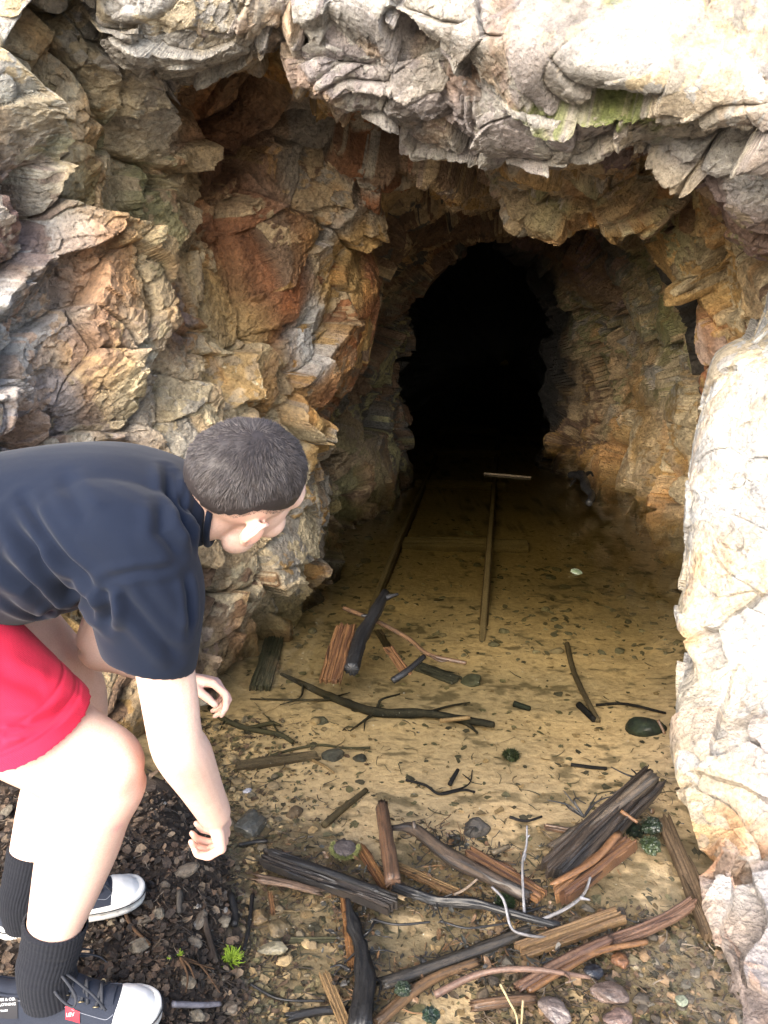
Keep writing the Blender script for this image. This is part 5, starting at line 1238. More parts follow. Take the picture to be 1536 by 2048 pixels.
def fuse(name, parts, voxel, sm=6, factor=0.5):
    vs, fs, n = [], [], 0
    for v, f in parts:
        vs.append(v); fs += [tuple(int(i) + n for i in q) for q in f]; n += len(v)
    me = bpy.data.meshes.new(name); me.from_pydata([tuple(map(float, q)) for q in np.concatenate(vs)], [], fs); me.update()
    bm = bmesh.new(); bm.from_mesh(me); bmesh.ops.recalc_face_normals(bm, faces=bm.faces); bm.to_mesh(me); bm.free()
    o = bpy.data.objects.new('temporary', me); COL.objects.link(o)
    md = o.modifiers.new('r', 'REMESH'); md.mode = 'VOXEL'; md.voxel_size = voxel; md.adaptivity = 0
    if sm:
        s_ = o.modifiers.new('s', 'SMOOTH'); s_.iterations = sm; s_.factor = factor
    dg = bpy.context.evaluated_depsgraph_get(); ev = o.evaluated_get(dg)
    m2 = bpy.data.meshes.new_from_object(ev); bpy.data.objects.remove(o); bpy.data.meshes.remove(me)
    k = len(m2.vertices); v = np.zeros(k * 3, np.float32); m2.vertices.foreach_get('co', v); v = v.reshape(-1, 3)
    f = [tuple(p_.vertices) for p_ in m2.polygons]
    nr = np.zeros(k * 3, np.float32); m2.vertices.foreach_get('normal', nr)
    bpy.data.meshes.remove(m2)
    f4 = np.array([q for q in f if len(q) == 4])
    return v.astype(float), (f4 if len(f4) == len(f) else f), nr.reshape(-1, 3).astype(float)

def V_(*a): return np.array(a, float)
GROUND_B = 0.118
# ---- skeleton
hipR = V_(-.775, 1.10, .84); kneeR = V_(*D(207, 1545, 1.25)); ankR = V_(*D(93, 1935, 1.345))
hipL = V_(-.77, 1.34, .86); kneeL = V_(*D(152, 1400, 1.52)); ankL = V_(*D(46, 1795, 1.535))
shR = V_(-.335, 1.065, .985); elR = V_(*D(352, 1478, 1.205)); wrR = V_(*D(428, 1625, 1.365))
shL = V_(-.37, 1.345, 1.00); elL = V_(*D(195, 1285, 1.45)); wrL = V_(*D(362, 1358, 1.475))
neckB = V_(-.285, 1.205, 1.005)
HC = V_(*D(487, 954, 1.225))
def wdir(r, u, c):
    v = CR * r + CU * u + CC_ * c; return V_(*v.normalized())
hU = wdir(.68, .42, .55); hR0 = wdir(.19, -.83, .55); hR0 = hR0 * math.cos(.24) + np.cross(hU, hR0) * math.sin(.24); hF = np.cross(hU, hR0); hF /= np.linalg.norm(hF); hR = np.cross(hF, hU)
hR, hU = hR * math.cos(.24) + hU * math.sin(.24), hU * math.cos(.24) - hR * math.sin(.24)
HM = np.stack([hR, hF, hU], 1)          # head local (right, forward, up) -> world
def HL(x, y, z): return HC + HM @ V_(x, y, z)
HO = V_(0, .012, -.030)                 # skull centre -> face origin offset
def HP(x, y, z): return HL(x + HO[0], y + HO[1], z + HO[2])

parts = []
# trunk under the clothes
parts.append(loft(ring_path([(V_(-.86, 1.22, .83), V_(0, .10, 0), V_(.02, 0, .08)), (V_(-.78, 1.22, .87), V_(0, .13, 0), V_(-.02, 0, .10)), (V_(-.62, 1.215, .93), V_(0, .12, 0), V_(-.02, 0, .09)),
      (V_(-.46, 1.21, .975), V_(0, .14, 0), V_(-.02, 0, .09)), (V_(-.35, 1.205, 1.0), V_(0, .12, 0), V_(-.01, 0, .07)), (V_(-.30, 1.205, 1.005), V_(0, .06, 0), V_(0, 0, .05))], 24)))
parts.append(cap_tube([V_(-.36, 1.207, .995), neckB, (neckB * .5 + HP(0, -.045, -.055) * .5), HP(0, -.035, -.045), HP(0, -.02, 0)], [.055, .054, .050, .052, .05]))
parts.append(cap_tube([V_(-.40, 1.2, .99), shR + V_(-.01, .03, .0), shR], [.055, .045, .04])); parts.append(cap_tube([V_(-.40, 1.22, .99), shL], [.06, .05]))
# arms
def mid(a, b, t): return a * (1 - t) + b * t
parts.append(cap_tube([shR, mid(shR, elR, .35), mid(shR, elR, .75), elR, mid(elR, wrR, .22), mid(elR, wrR, .6), wrR], [.040, .044, .042, .0405, .0425, .035, .0285]))
parts.append(cap_tube([shL, mid(shL, elL, .5), elL, mid(elL, wrL, .3), wrL], [.05, .044, .038, .038, .026]))
# legs
cR = V_(*D(163, 1690, 1.30)) + V_(-.004, 0, 0)
legs = []
legs.append(cap_tube([hipR, mid(hipR, kneeR, .5) + V_(0, 0, .0), mid(hipR, kneeR, .85), kneeR + V_(.004, 0, 0), V_(*D(183, 1620, 1.275)), cR, V_(*D(128, 1790, 1.32)), V_(*D(110, 1850, 1.335)), ankR], [.095, .088, .076, .066, .064, .066, .055, .047, .042]))
legs.append(ellipsoid(V_(*D(228, 1540, 1.235)), (.046, .048, .050)))
legs.append(cap_tube([mid(hipR, kneeR, .8) + V_(0, 0, -.03), V_(*D(150, 1600, 1.275))], [.05, .05]))
legs.append(cap_tube([kneeR + V_(-.015, 0, -.0), cR], [.063, .060]))
cL = V_(*D(104, 1590, 1.53))
legs.append(cap_tube([hipL, mid(hipL, kneeL, .5), kneeL, cL, V_(*D(66, 1710, 1.535)), ankL], [.095, .084, .060, .060, .046, .038]))
lv, lf, ln_ = fuse('legs', legs, 0.006, 34); parts.append((lv, [tuple(q) for q in lf]))
# feet inside the shoes
parts.append(cap_tube([ankR, ankR + V_(.03, .0, -.06), V_(-.49, 1.085, GROUND_B + .035)], [.038, .022, .016]))
parts.append(cap_tube([ankL, ankL + V_(.03, .01, -.06), V_(-.60, 1.35, GROUND_B + .035)], [.034, .022, .016]))
# head
def hell(c, r): parts.append(ellipsoid(HP(*c), r, HM, 4))
hell((0, -.012, .038), (.0745, .094, .084)); hell((0, .040, -.012), (.060, .056, .072)); hell((0, .050, -.062), (.046, .040, .040)); hell((0, .074, -.086), (.022, .020, .018))
hell((0, .072, .030), (.050, .028, .035))
for s_ in (-1, 1):
    hell((s_ * .034, .066, -.030), (.026, .026, .028)); hell((s_ * .050, .018, -.066), (.016, .030, .024))
hell((0, .100, -.022), (.010, .014, .020)); hell((0, .106, -.034), (.0135, .013, .010)); hell((0, .094, -.060), (.021, .011, .0065)); hell((0, .092, -.069), (.018, .011, .006))
for s_ in (-1, 1):                       # ears: bowl and rim
    A = np.array(Matrix.Rotation(s_ * -0.45, 3, 'Z')); E = HM @ A
    parts.append(ellipsoid(HP(s_ * .079, -.006, -.012), (.0065, .017, .029), E, 3))
    rim = [HP(s_ * x, y, z) for x, y, z in [(.074, .008, .008), (.084, .002, .018), (.090, -.012, .020), (.094, -.022, .006), (.091, -.021, -.012), (.084, -.012, -.026), (.079, -.002, -.036), (.077, .006, -.034)]]
    parts.append(cap_tube(rim, [.0035, .004, .0042, .0042, .004, .0042, .0055, .004], n=10))
# hands
def rot_about(v, ax, ang):
    ax = ax / np.linalg.norm(ax); return v * math.cos(ang) + np.cross(ax, v) * math.sin(ang) + ax * (ax @ v) * (1 - math.cos(ang))
def hand(wr, pd, pn, across, curls, spread=0.10, thumb=(0.6, 0.35, 0.3), sc=1.0):
    """pd wrist->knuckles, pn out of the palm, across towards the thumb"""
    pd = pd / np.linalg.norm(pd); across = across - pd * (across @ pd); across /= np.linalg.norm(across)
    pn2 = np.cross(pd, across); pn2 = pn2 * np.sign(pn2 @ pn); out = []
    k0 = [.030, .010, -.010, -.028]; Lk = [.084, .087, .082, .075]; Lf = [(.042, .026, .021), (.046, .029, .022), (.043, .027, .021), (.034, .021, .019)]
    for q in range(4):
        base = wr + across * k0[q] * .45 * sc
        kn = wr + pd * Lk[q] * sc + across * k0[q] * sc - pn2 * .002
        out.append(cap_tube([base, (base + kn) / 2 - pn2 * .002, kn], [.0135 * sc, .0125 * sc, .0105 * sc], n=12, flat=1.0))
        d = pd * math.cos(spread * (1.5 - q) / 1.5) + across * math.sin(spread * (1.5 - q) / 1.5); p0 = kn; pts = [kn]; rr = [.0098 * sc]
        for L_, cu, r_ in zip(Lf[q], curls[q], (.0090, .0082, .0070)):
            ax = np.cross(d, pn2) if abs(np.cross(d, pn2) @ across) > 0.2 else across * -1
            axis = np.cross(pd, pn2); d = rot_about(d, axis, cu); p1 = p0 + d * L_ * sc
            pts += [p0 + (p1 - p0) * .5, p1]; rr += [r_ * 1.0 * sc, r_ * 1.02 * sc]; p0 = p1
        rr[-1] = .0062 * sc
        out.append(cap_tube(pts, rr, n=12))
    out.append(loft(ring_path([(wr - pd * .01, across * .024 * sc, pn2 * .017 * sc), (wr + pd * .025 * sc, across * .031 * sc, pn2 * .0165 * sc), (wr + pd * .06 * sc, across * .037 * sc, pn2 * .0135 * sc), (wr + pd * .078 * sc, across * .034 * sc, pn2 * .010 * sc)], 10), 20))
    # thumb leaves the side of the palm near its base
    t0 = wr + pd * .018 * sc + across * .022 * sc + pn2 * .006; d = pd * math.cos(thumb[0]) + across * math.sin(thumb[0]) + pn2 * .25; d /= np.linalg.norm(d)
    pts = [t0]; rr = [.0145 * sc]; p0 = t0
    for L_, cu, r_ in zip((.042, .030, .024), (0, thumb[1], thumb[2]), (.0125, .0100, .0080)):
        axis = np.cross(pd, pn2); d = rot_about(d, axis, cu * .5); d = rot_about(d, pn2 * (1 if (np.cross(pn2, across) @ pd) < 0 else -1), -cu * .6)
        p1 = p0 + d * L_ * sc; pts += [(p0 + p1) / 2, p1]; rr += [r_ * sc * 1.03, r_ * sc]; p0 = p1
    out.append(cap_tube(pts, rr, n=12)); return out
hs = .92
pdR = V_(*D(452, 1690, 1.425)) - wrR
hp_R = hand(wrR, pdR, V_(-1, -.15, -.2), V_(0, 1, .1), [(.75, 1.15, .8), (.85, 1.25, .8), (.95, 1.25, .8), (1.0, 1.2, .8)], .08, (.5, .5, .5), hs)
parts += hp_R
pdL = V_(*D(424, 1366, 1.47)) - wrL
hp_L = hand(wrL, pdL, V_(-.05, -.55, -1), V_(0.15, -1, .45), [(.55, .85, .5), (.75, 1.1, .6), (.85, 1.15, .7), (.95, 1.2, .7)], .12, (.45, .4, .3), .80)
parts += hp_L
bv, bf, bn = fuse('person', parts, 0.0028, 5)
def relax(v, f, w, it):
    f = np.asarray(f); e = np.concatenate([f[:, [k, (k + 1) % 4]] for k in range(4)]); cnt = np.zeros(len(v)); np.add.at(cnt, e[:, 0], 1); np.add.at(cnt, e[:, 1], 1)
    for _ in range(it):
        acc = np.stack([np.bincount(e[:, 0], v[e[:, 1], k], len(v)) + np.bincount(e[:, 1], v[e[:, 0], k], len(v)) for k in range(3)], 1) / cnt[:, None]
        v = v + w[:, None] * (acc - v)
    return v
legw = np.clip((.76 - bv[:, 2]) * 14, 0, 1) * np.clip((-.40 - bv[:, 0]) * 40, 0, 1) * .9
bv = relax(bv, bf, legw, 20)
neckw = np.exp(-((bv - (neckB * .6 + HP(0, -.04, -.05) * .4)) ** 2).sum(1) / .06 ** 2) * .8
bv = relax(bv, bf, neckw, 30)
sk = np.repeat(V_(.60, .42, .345)[None], len(bv), 0)
def blot(c, r, colr, s_):
    global sk
    w = np.exp(-((bv - np.array(tuple(c))) ** 2).sum(1) / (r * r))[:, None] * s_; sk = sk * (1 - w) + np.array(colr) * w
pinkc = (.62, .33, .27)
nz = fbm((bv * 12).astype(np.float32), 3, 600)[:, None]; sk = sk * (1 + .05 * nz * V_(1, 1.6, 1.8))
blot(wrR + pdR * 1.3, .075, pinkc, .75); blot(wrL + pdL * 1.4, .07, (.60, .36, .30), .7); blot(HP(.09, -.01, -.01), .03, (.66, .36, .30), .6); blot(kneeR + V_(.05, 0, 0), .05, pinkc, .45)
blot(D(262, 1575, 1.2), .014, (.40, .25, .20), .6); blot(D(252, 1590, 1.2), .012, (.42, .27, .21), .5); blot(D(228, 1648, 1.24), .012, (.55, .22, .24), .8); blot(HP(0, .104, -.064), .018, (.5, .22, .2), .7)
for s_ in (-1, 1): blot(HP(s_ * .032, .092, .020), .010, (.08, .05, .035), .9)
def skin_material():
    k = NT('skin'); co = k.coord(); a = k.n('ShaderNodeAttribute', attribute_name='Col')
    n1 = k.noise(co, 30, 5, 0.6); n2 = k.noise(co, 420, 4, 0.6); n3 = k.noise(co, 1500, 2, 0.5)
    c = k.mix(1.0, a.outputs['Color'], k.ramp(n1.outputs[0], [(0.3, (0.93, 0.90, 0.89)), (0.7, (1.04, 1.04, 1.04))]), 'MULTIPLY')
    c = k.mix(1.0, c, k.ramp(n2.outputs[0], [(0.35, (0.94, 0.90, 0.88)), (0.6, (1.03, 1.03, 1.03))]), 'MULTIPLY')
    b = k.bump(n2.outputs[0], 0.0006, 0.5); b = k.bump(n3.outputs[0], 0.0002, 0.5, b)
    k.set(Base_Color=c, Roughness=0.52, Normal=b)
    k.b.inputs['Subsurface Weight'].default_value = 0.15; k.b.inputs['Subsurface Radius'].default_value = (0.012, 0.005, 0.003); k.b.inputs['Subsurface Scale'].default_value = 0.6
    k.b.inputs['Specular IOR Level'].default_value = 0.35
    return k.m
org = V_(-.60, 1.2, GROUND_B)
person = mesh_obj('person', bv - org, bf, skin_material(), smooth=True, col=sk)
person.location = org
tag(person, 'person in navy t-shirt and red shorts bending over the pool with one arm hanging down', 'person')
def child(name, v, f, mat, parent=person, smooth=True, col=None, off=None):
    o = mesh_obj(name, np.asarray(v) - org, f, mat, parent, smooth, col); return o

def cloth_material(name, base, rough=0.85, weave=900, wstr=0.25, sheen=0.3, grid=None, var=0.12):
    k = NT(name); co = k.coord(); n1 = k.noise(co, 6, 4, 0.6); n2 = k.noise(co, weave, 2, 0.6)
    c = k.mix(1.0, base, k.ramp(n1.outputs[0], [(0.3, (1 - var,) * 3), (0.7, (1 + var,) * 3)]), 'MULTIPLY')
    c = k.mix(1.0, c, k.ramp(n2.outputs[0], [(0.35, (0.8,) * 3), (0.65, (1.2,) * 3)]), 'MULTIPLY')
    b = k.bump(n2.outputs[0], 0.0006, wstr); n3 = k.noise(co, 38, 3, 0.5); b = k.bump(n3.outputs[0], 0.0012, 0.4, b)
    if grid:
        w = k.n('ShaderNodeTexWave', wave_type='BANDS', bands_direction='DIAGONAL'); w.inputs['Scale'].default_value = grid; k.l(co, w.inputs['Vector'])
        b = k.bump(w.outputs[0], 0.0008, 0.5, b)
    k.set(Base_Color=c, Roughness=rough, Normal=b)
    k.b.inputs['Sheen Weight'].default_value = sheen; k.b.inputs['Sheen Roughness'].default_value = 0.5
    k.b.inputs['Specular IOR Level'].default_value = 0.15
    return k.m

def seg_dist(v, a, b):
    a, b = np.array(tuple(a)), np.array(tuple(b)); ab = b - a; t = np.clip(((v - a) @ ab) / (ab @ ab), 0, 1)
    return np.linalg.norm(v - (a + t[:, None] * ab), axis=1), t
def crease(v, nr, pts, depth, width):
    """a fold: valley with a raised lip, along a polyline lying near the surface"""
    best = np.full(len(v), 9.0); T = np.zeros(len(v)); L = len(pts) - 1
    for k in range(L):
        d_, t = seg_dist(v, pts[k], pts[k + 1]); m = d_ < best; best = np.where(m, d_, best); T = np.where(m, (k + t) / L, T)
    fade = np.clip(np.sin(np.pi * np.clip(T * .92 + .04, 0, 1)) * 1.6, 0, 1)
    prof = -np.exp(-(best / width) ** 2) + 0.75 * np.exp(-((best - 1.9 * width) / (1.1 * width)) ** 2)
    return v + nr * (prof * fade * depth)[:, None]

# ---- shirt
sp = []
sp.append(loft(ring_path([
    (V_(-.99, 1.21, .83), V_(0, .155, 0), V_(-.035, 0, .14)),
    (V_(-.90, 1.215, .865), V_(0, .165, 0), V_(-.035, 0, .14)), (V_(-.76, 1.215, .915), V_(0, .165, .0), V_(-.035, 0, .138)),
    (V_(-.62, 1.21, .95), V_(0, .165, 0), V_(-.03, 0, .135)), (V_(-.50, 1.205, .978), V_(0, .172, 0), V_(-.02, 0, .128)),
    (V_(-.41, 1.205, .998), V_(0, .178, 0), V_(-.012, 0, .110)), (V_(-.345, 1.205, 1.003), V_(0, .150, 0), V_(0.0, 0, .086)),
    (V_(-.300, 1.205, 1.004), V_(0, .095, 0), V_(.01, 0, .062)), (V_(-.270, 1.203, 1.006), V_(0, .066, 0), V_(.012, 0, .056))], 60), 48))
hemc = V_(*D(296, 1322, 1.185)); ha = V_(*D(388, 1348, 1.17)) - hemc; hb = V_(0, .075, -.012)
ha = ha * 1.0
def open_sleeve(keys, hem, a, b, thick=.006, deep=.05, m=30):
    r = ring_path(keys + [(hem, a, b)], m)
    axis = np.array(hem) - np.array(keys[-1][0]); axis /= np.linalg.norm(axis)
    la, lb = np.linalg.norm(a), np.linalg.norm(b)
    r += [(hem + axis * .001, a * (1 - .5 * thick / la), b * (1 - .5 * thick / lb)), (hem, a * (1 - thick / la), b * (1 - thick / lb)), (hem - axis * deep * .5, a * (1 - thick / la) * .97, b * (1 - thick / lb) * .97), (hem - axis * deep, a * (1 - thick / la) * .9, b * (1 - thick / lb) * .9)]
    return loft(r, 40)
sp.append(open_sleeve([(V_(-.37, 1.13, .995), V_(.06, 0, -.035), V_(0, .06, .05)), (shR + V_(-.02, .01, .0), V_(.085, 0, -.015), V_(0, .075, .02)), (mid(shR, hemc, .45), V_(.083, 0, .0), V_(0, .078, 0))], hemc, ha, hb))
hl = mid(shL, elL, .55)
sp.append(open_sleeve([(V_(-.40, 1.28, .995), V_(.06, 0, -.03), V_(0, .05, .05)), (shL, V_(.075, 0, -.015), V_(0, .065, .02))], hl, V_(.065, 0, -.03), V_(0, .07, 0)))
sp.append(cap_tube([V_(-.50, 1.13, .99), V_(-.42, 1.10, .998), shR + V_(-.02, .01, .0), mid(shR, hemc, .3)], [.075, .084, .080, .074]))
sp.append(ellipsoid(shR + V_(-.012, .012, .004), (.082, .070, .070)))
sp.append(ellipsoid(shL + V_(-.01, -.01, .0), (.075, .066, .064)))
sv, sf, sn = fuse('shirt', sp, 0.0032, 26)
def S(px, py, d): return D(px, py, d)
for pts, dp, w in [
    ([S(10, 1030, 1.12), S(70, 1110, 1.10), S(140, 1190, 1.10), S(195, 1230, 1.10)], .011, .011),
    ([S(40, 985, 1.14), S(80, 1060, 1.11), S(130, 1130, 1.09), S(185, 1185, 1.09)], .009, .009),
    ([S(-20, 1110, 1.10), S(60, 1180, 1.09), S(150, 1225, 1.10)], .010, .012),
    ([S(335, 925, 1.16), S(345, 980, 1.12), S(375, 1040, 1.08), S(395, 1100, 1.08)], .008, .009),
    ([S(355, 935, 1.16), S(372, 1000, 1.13), S(392, 1060, 1.12)], .006, .006),
    ([S(318, 1000, 1.12), S(330, 1060, 1.07), S(365, 1110, 1.05)], .006, .010),
    ([S(196, 1175, 1.08), S(205, 1215, 1.09), S(206, 1260, 1.10)], .012, .009),
    ([S(205, 1165, 1.07), S(270, 1150, 1.03), S(350, 1140, 1.02)], .0035, .006),
    ([S(215, 1170, 1.06), S(270, 1225, 1.05), S(330, 1285, 1.06), S(365, 1320, 1.08)], .008, .010),
    ([S(285, 1180, 1.03), S(330, 1230, 1.04), S(375, 1290, 1.08)], .005, .010),
    ([S(120, 940, 1.20), S(150, 1000, 1.14), S(170, 1040, 1.11)], .004, .012),
    ([S(378, 1150, 1.06), S(388, 1200, 1.08), S(388, 1270, 1.10)], .005, .007),
    ([S(0, 1200, 1.11), S(80, 1240, 1.12), S(180, 1235, 1.13)], .006, .008)]:
    # drop the guide line onto the cloth before folding
    pr = []
    for q in pts:
        q = V_(*q); dd = q - V_(0, 0, CAM_H); u_ = dd / np.linalg.norm(dd); w_ = sv - V_(0, 0, CAM_H); al = w_ @ u_
        di = np.linalg.norm(w_ - al[:, None] * u_, axis=1); c_ = np.where(di < .006)[0]
        pr.append(sv[c_[np.argmin(al[c_])]] if len(c_) else q)
    sv = crease(sv, sn, pr, dp, w)
sv = sv + sn * (0.0035 * fbm((sv * V_(5, 9, 9)).astype(np.float32), 3, 610))[:, None]
M_SHIRT = cloth_material('navy_jersey', (0.0035, 0.0065, 0.016, 1), 0.9, 1400, 0.2, 0.06)
shirt = child('shirt', sv, sf, M_SHIRT)
# collar band and sleeve hem
def ring_tube(c, a, b, r, mat, name, n=60, parent=person, flat=1.0, arc=(0, 2 * math.pi)):
    th = np.linspace(arc[0], arc[1], n); pts = [tuple(np.array(c) + np.array(a) * math.cos(t) + np.array(b) * math.sin(t)) for t in th]
    mb = MB(); mb.k = 1.0; tube(mb, pts, [r, r], n=8, m=n, rough=0.02, cols=((.3, .3, .3), (.25, .25, .25)))
    v = np.concatenate(mb.v); o = child(name, v, mb.f, mat, parent); return o
ring_tube(V_(-.262, 1.203, 1.008), V_(0, .064, 0), V_(.014, 0, .057), .0055, M_SHIRT, 'collar')

# ---- shorts
M_SHORTS = cloth_material('red_mesh_fabric', (0.42, 0.014, 0.045, 1), 0.8, 900, 0.3, 0.05, 160, 0.08)
A_ = V_(*D(184, 1403, 1.235)); B_ = V_(*D(-60, 1500, 1.17)); hc = (A_ + B_) / 2
shp = []
shp.append(open_sleeve([(V_(-.93, 1.14, .86), V_(0, 0, .14), V_(0, -.13, 0)), (V_(-.80, 1.12, .85), V_(.03, 0, .135), V_(0, -.13, 0)), (V_(-.70, 1.105, .80), V_(.065, 0, .115), V_(.0, -.118, -.01))], hc, A_ - hc, V_(.020, -.088, -.018), .009, .04))
A2 = V_(*D(78, 1262, 1.50)); B2 = V_(*D(-60, 1440, 1.46)); h2 = (A2 + B2) / 2
shp.append(open_sleeve([(V_(-.93, 1.29, .86), V_(0, 0, .14), V_(0, -.12, 0)), (V_(-.84, 1.32, .85), V_(.03, 0, .13), V_(0, -.12, 0))], h2, A2 - h2, V_(.03, -.09, -.03), .009, .04))
qv, qf, qn = fuse('shorts', shp, 0.003, 20)
# stitched hem lines, rings a little inside the edge
ax_ = np.cross(A_ - hc, V_(.020, -.088, -.018)); ax_ /= np.linalg.norm(ax_)
if ax_[0] < 0: ax_ = -ax_
hd = (qv - hc) @ ax_; near = np.linalg.norm(qv - hc, axis=1) < .22
for off_ in (-.020, -.026, -.046):
    qv = qv - qn * (np.exp(-((hd - off_) / .0022) ** 2) * .0018 * near)[:, None]
qv = qv + qn * (.004 * fbm((qv * V_(7, 7, 12)).astype(np.float32), 3, 620))[:, None]
def onto(pts, sv_):
    pr = []
    for q in pts:
        q = V_(*q); dd = q - V_(0, 0, CAM_H); u_ = dd / np.linalg.norm(dd); w_ = sv_ - V_(0, 0, CAM_H); al = w_ @ u_
        di = np.linalg.norm(w_ - al[:, None] * u_, axis=1); c_ = np.where(di < .006)[0]; pr.append(sv_[c_[np.argmin(al[c_])]] if len(c_) else q)
    return pr
for pts, dp, w in [([S(5, 1440, 1.1), S(70, 1445, 1.1), S(110, 1425, 1.1), S(150, 1395, 1.12)], .006, .008), ([S(0, 1340, 1.1), S(50, 1360, 1.1), S(100, 1375, 1.12)], .004, .012), ([S(0, 1465, 1.1), S(50, 1455, 1.1)], .005, .005)]:
    qv = crease(qv, qn, onto(pts, qv), dp, w)
shorts = child('shorts', qv, qf, M_SHORTS)

# ---- socks
M_SOCK = cloth_material('black_ribbed_cotton', (0.010, 0.011, 0.015, 1), 0.95, 700, 0.4, 0.04)
def sock(pts, rads, ribs=46):
    pts = [np.array(p_) for p_ in pts]
    pr = resample(np.concatenate([np.array(pts), np.array(rads)[:, None]], 1), 60); c, r = pr[:, :3], pr[:, 3]
    t, s, u = frames(c, (0, 1, 0)); n = 230; a = np.linspace(0, 2 * np.pi, n, endpoint=False)
    rr = r[:, None] + .0011 * np.abs(np.sin(a * ribs / 2))[None] + .0016 * fbm(np.stack([np.repeat(np.arange(60)[:, None] * .35, n, 1), np.cos(a)[None] * 1.3 + np.zeros((60, 1)), np.sin(a)[None] * 1.3 + np.zeros((60, 1))], -1).reshape(-1, 3).astype(np.float32), 3, 630).reshape(60, n)
    rr[0] -= .004; v = c[:, None] + (s[:, None] * np.cos(a)[None, :, None] + u[:, None] * np.sin(a)[None, :, None]) * rr[..., None]
    v = v.reshape(-1, 3); i = np.arange(60 * n).reshape(60, n); j = np.roll(i, -1, 1)
    f = [tuple(x) for x in np.stack([i[:-1].ravel(), j[:-1].ravel(), j[1:].ravel(), i[1:].ravel()], 1)]
    child('sock', v, f, M_SOCK)
sock([V_(*D(112, 1842, 1.332)), V_(*D(104, 1885, 1.34)), ankR, ankR + V_(.0, 0, -.055)], [.0515, .0485, .047, .046])
sock([V_(*D(68, 1700, 1.535)), V_(*D(56, 1750, 1.535)), ankL, ankL + V_(.0, 0, -.055)], [.0475, .044, .042, .040])

# ---- sneakers
M_CANVAS = cloth_material('dark_canvas', (0.022, 0.026, 0.038, 1), 0.9, 1100, 0.5, 0.04)
def plain(name, c, rough=0.5, spec=0.4, dirt=0.0, sc=60):
    k = NT(name); co = k.coord(); n1 = k.noise(co, sc, 6, 0.7); n2 = k.noise(co, 9, 4, 0.6)
    cc = k.mix(1.0, (*c, 1), k.ramp(n2.outputs[0], [(0.3, (0.9,) * 3), (0.7, (1.06,) * 3)]), 'MULTIPLY')
    if dirt: cc = k.mix(k.ramp(n1.outputs[0], [(0.52, (0, 0, 0)), (0.66, (dirt,) * 3)]), cc, (0.14, 0.10, 0.07))
    k.set(Base_Color=cc, Roughness=rough, Normal=k.bump(n1.outputs[0], 0.0008, 0.5)); k.b.inputs['Specular IOR Level'].default_value = spec
    return k.m
M_RUB = plain('white_rubber', (0.62, 0.61, 0.58), 0.45, 0.4, 0.45); M_RUBT = plain('white_toe_rubber', (0.66, 0.66, 0.65), 0.4, 0.4, 0.12)
M_LACE = plain('black_lace', (0.016, 0.018, 0.024), 0.8); M_BRASS = plain('brass_eyelet', (0.25, 0.20, 0.12), 0.35, 0.6); M_BRASS.node_tree.nodes['Principled BSDF'].inputs['Metallic'].default_value = 0.8
M_RED = plain('red_tab', (0.45, 0.015, 0.03), 0.6); M_WHITE = plain('white_print', (0.7, 0.7, 0.7), 0.6); M_STITCH = plain('grey_thread', (0.16, 0.17, 0.20), 0.8); M_BLACK = plain('black_patch', (0.012, 0.012, 0.016), 0.7)
XW = [0, .015, .05, .1, .2, .3, .4, .5, .6, .7, .78, .86, .92, .965, .99, 1.0]
HW = [.004, .016, .026, .032, .035, .0345, .034, .036, .041, .046, .0475, .0455, .039, .029, .016, .003]
def halfw(x): return np.interp(x, XW, HW)
HX = [0, .03, .10, .18, .30, .40, .50, .60, .70, .78, .86, .93, .98, 1.0]
HH = [.080, .100, .104, .096, .092, .104, .096, .078, .062, .055, .049, .039, .026, .014]
def height(x): return np.interp(x, HX, HH)
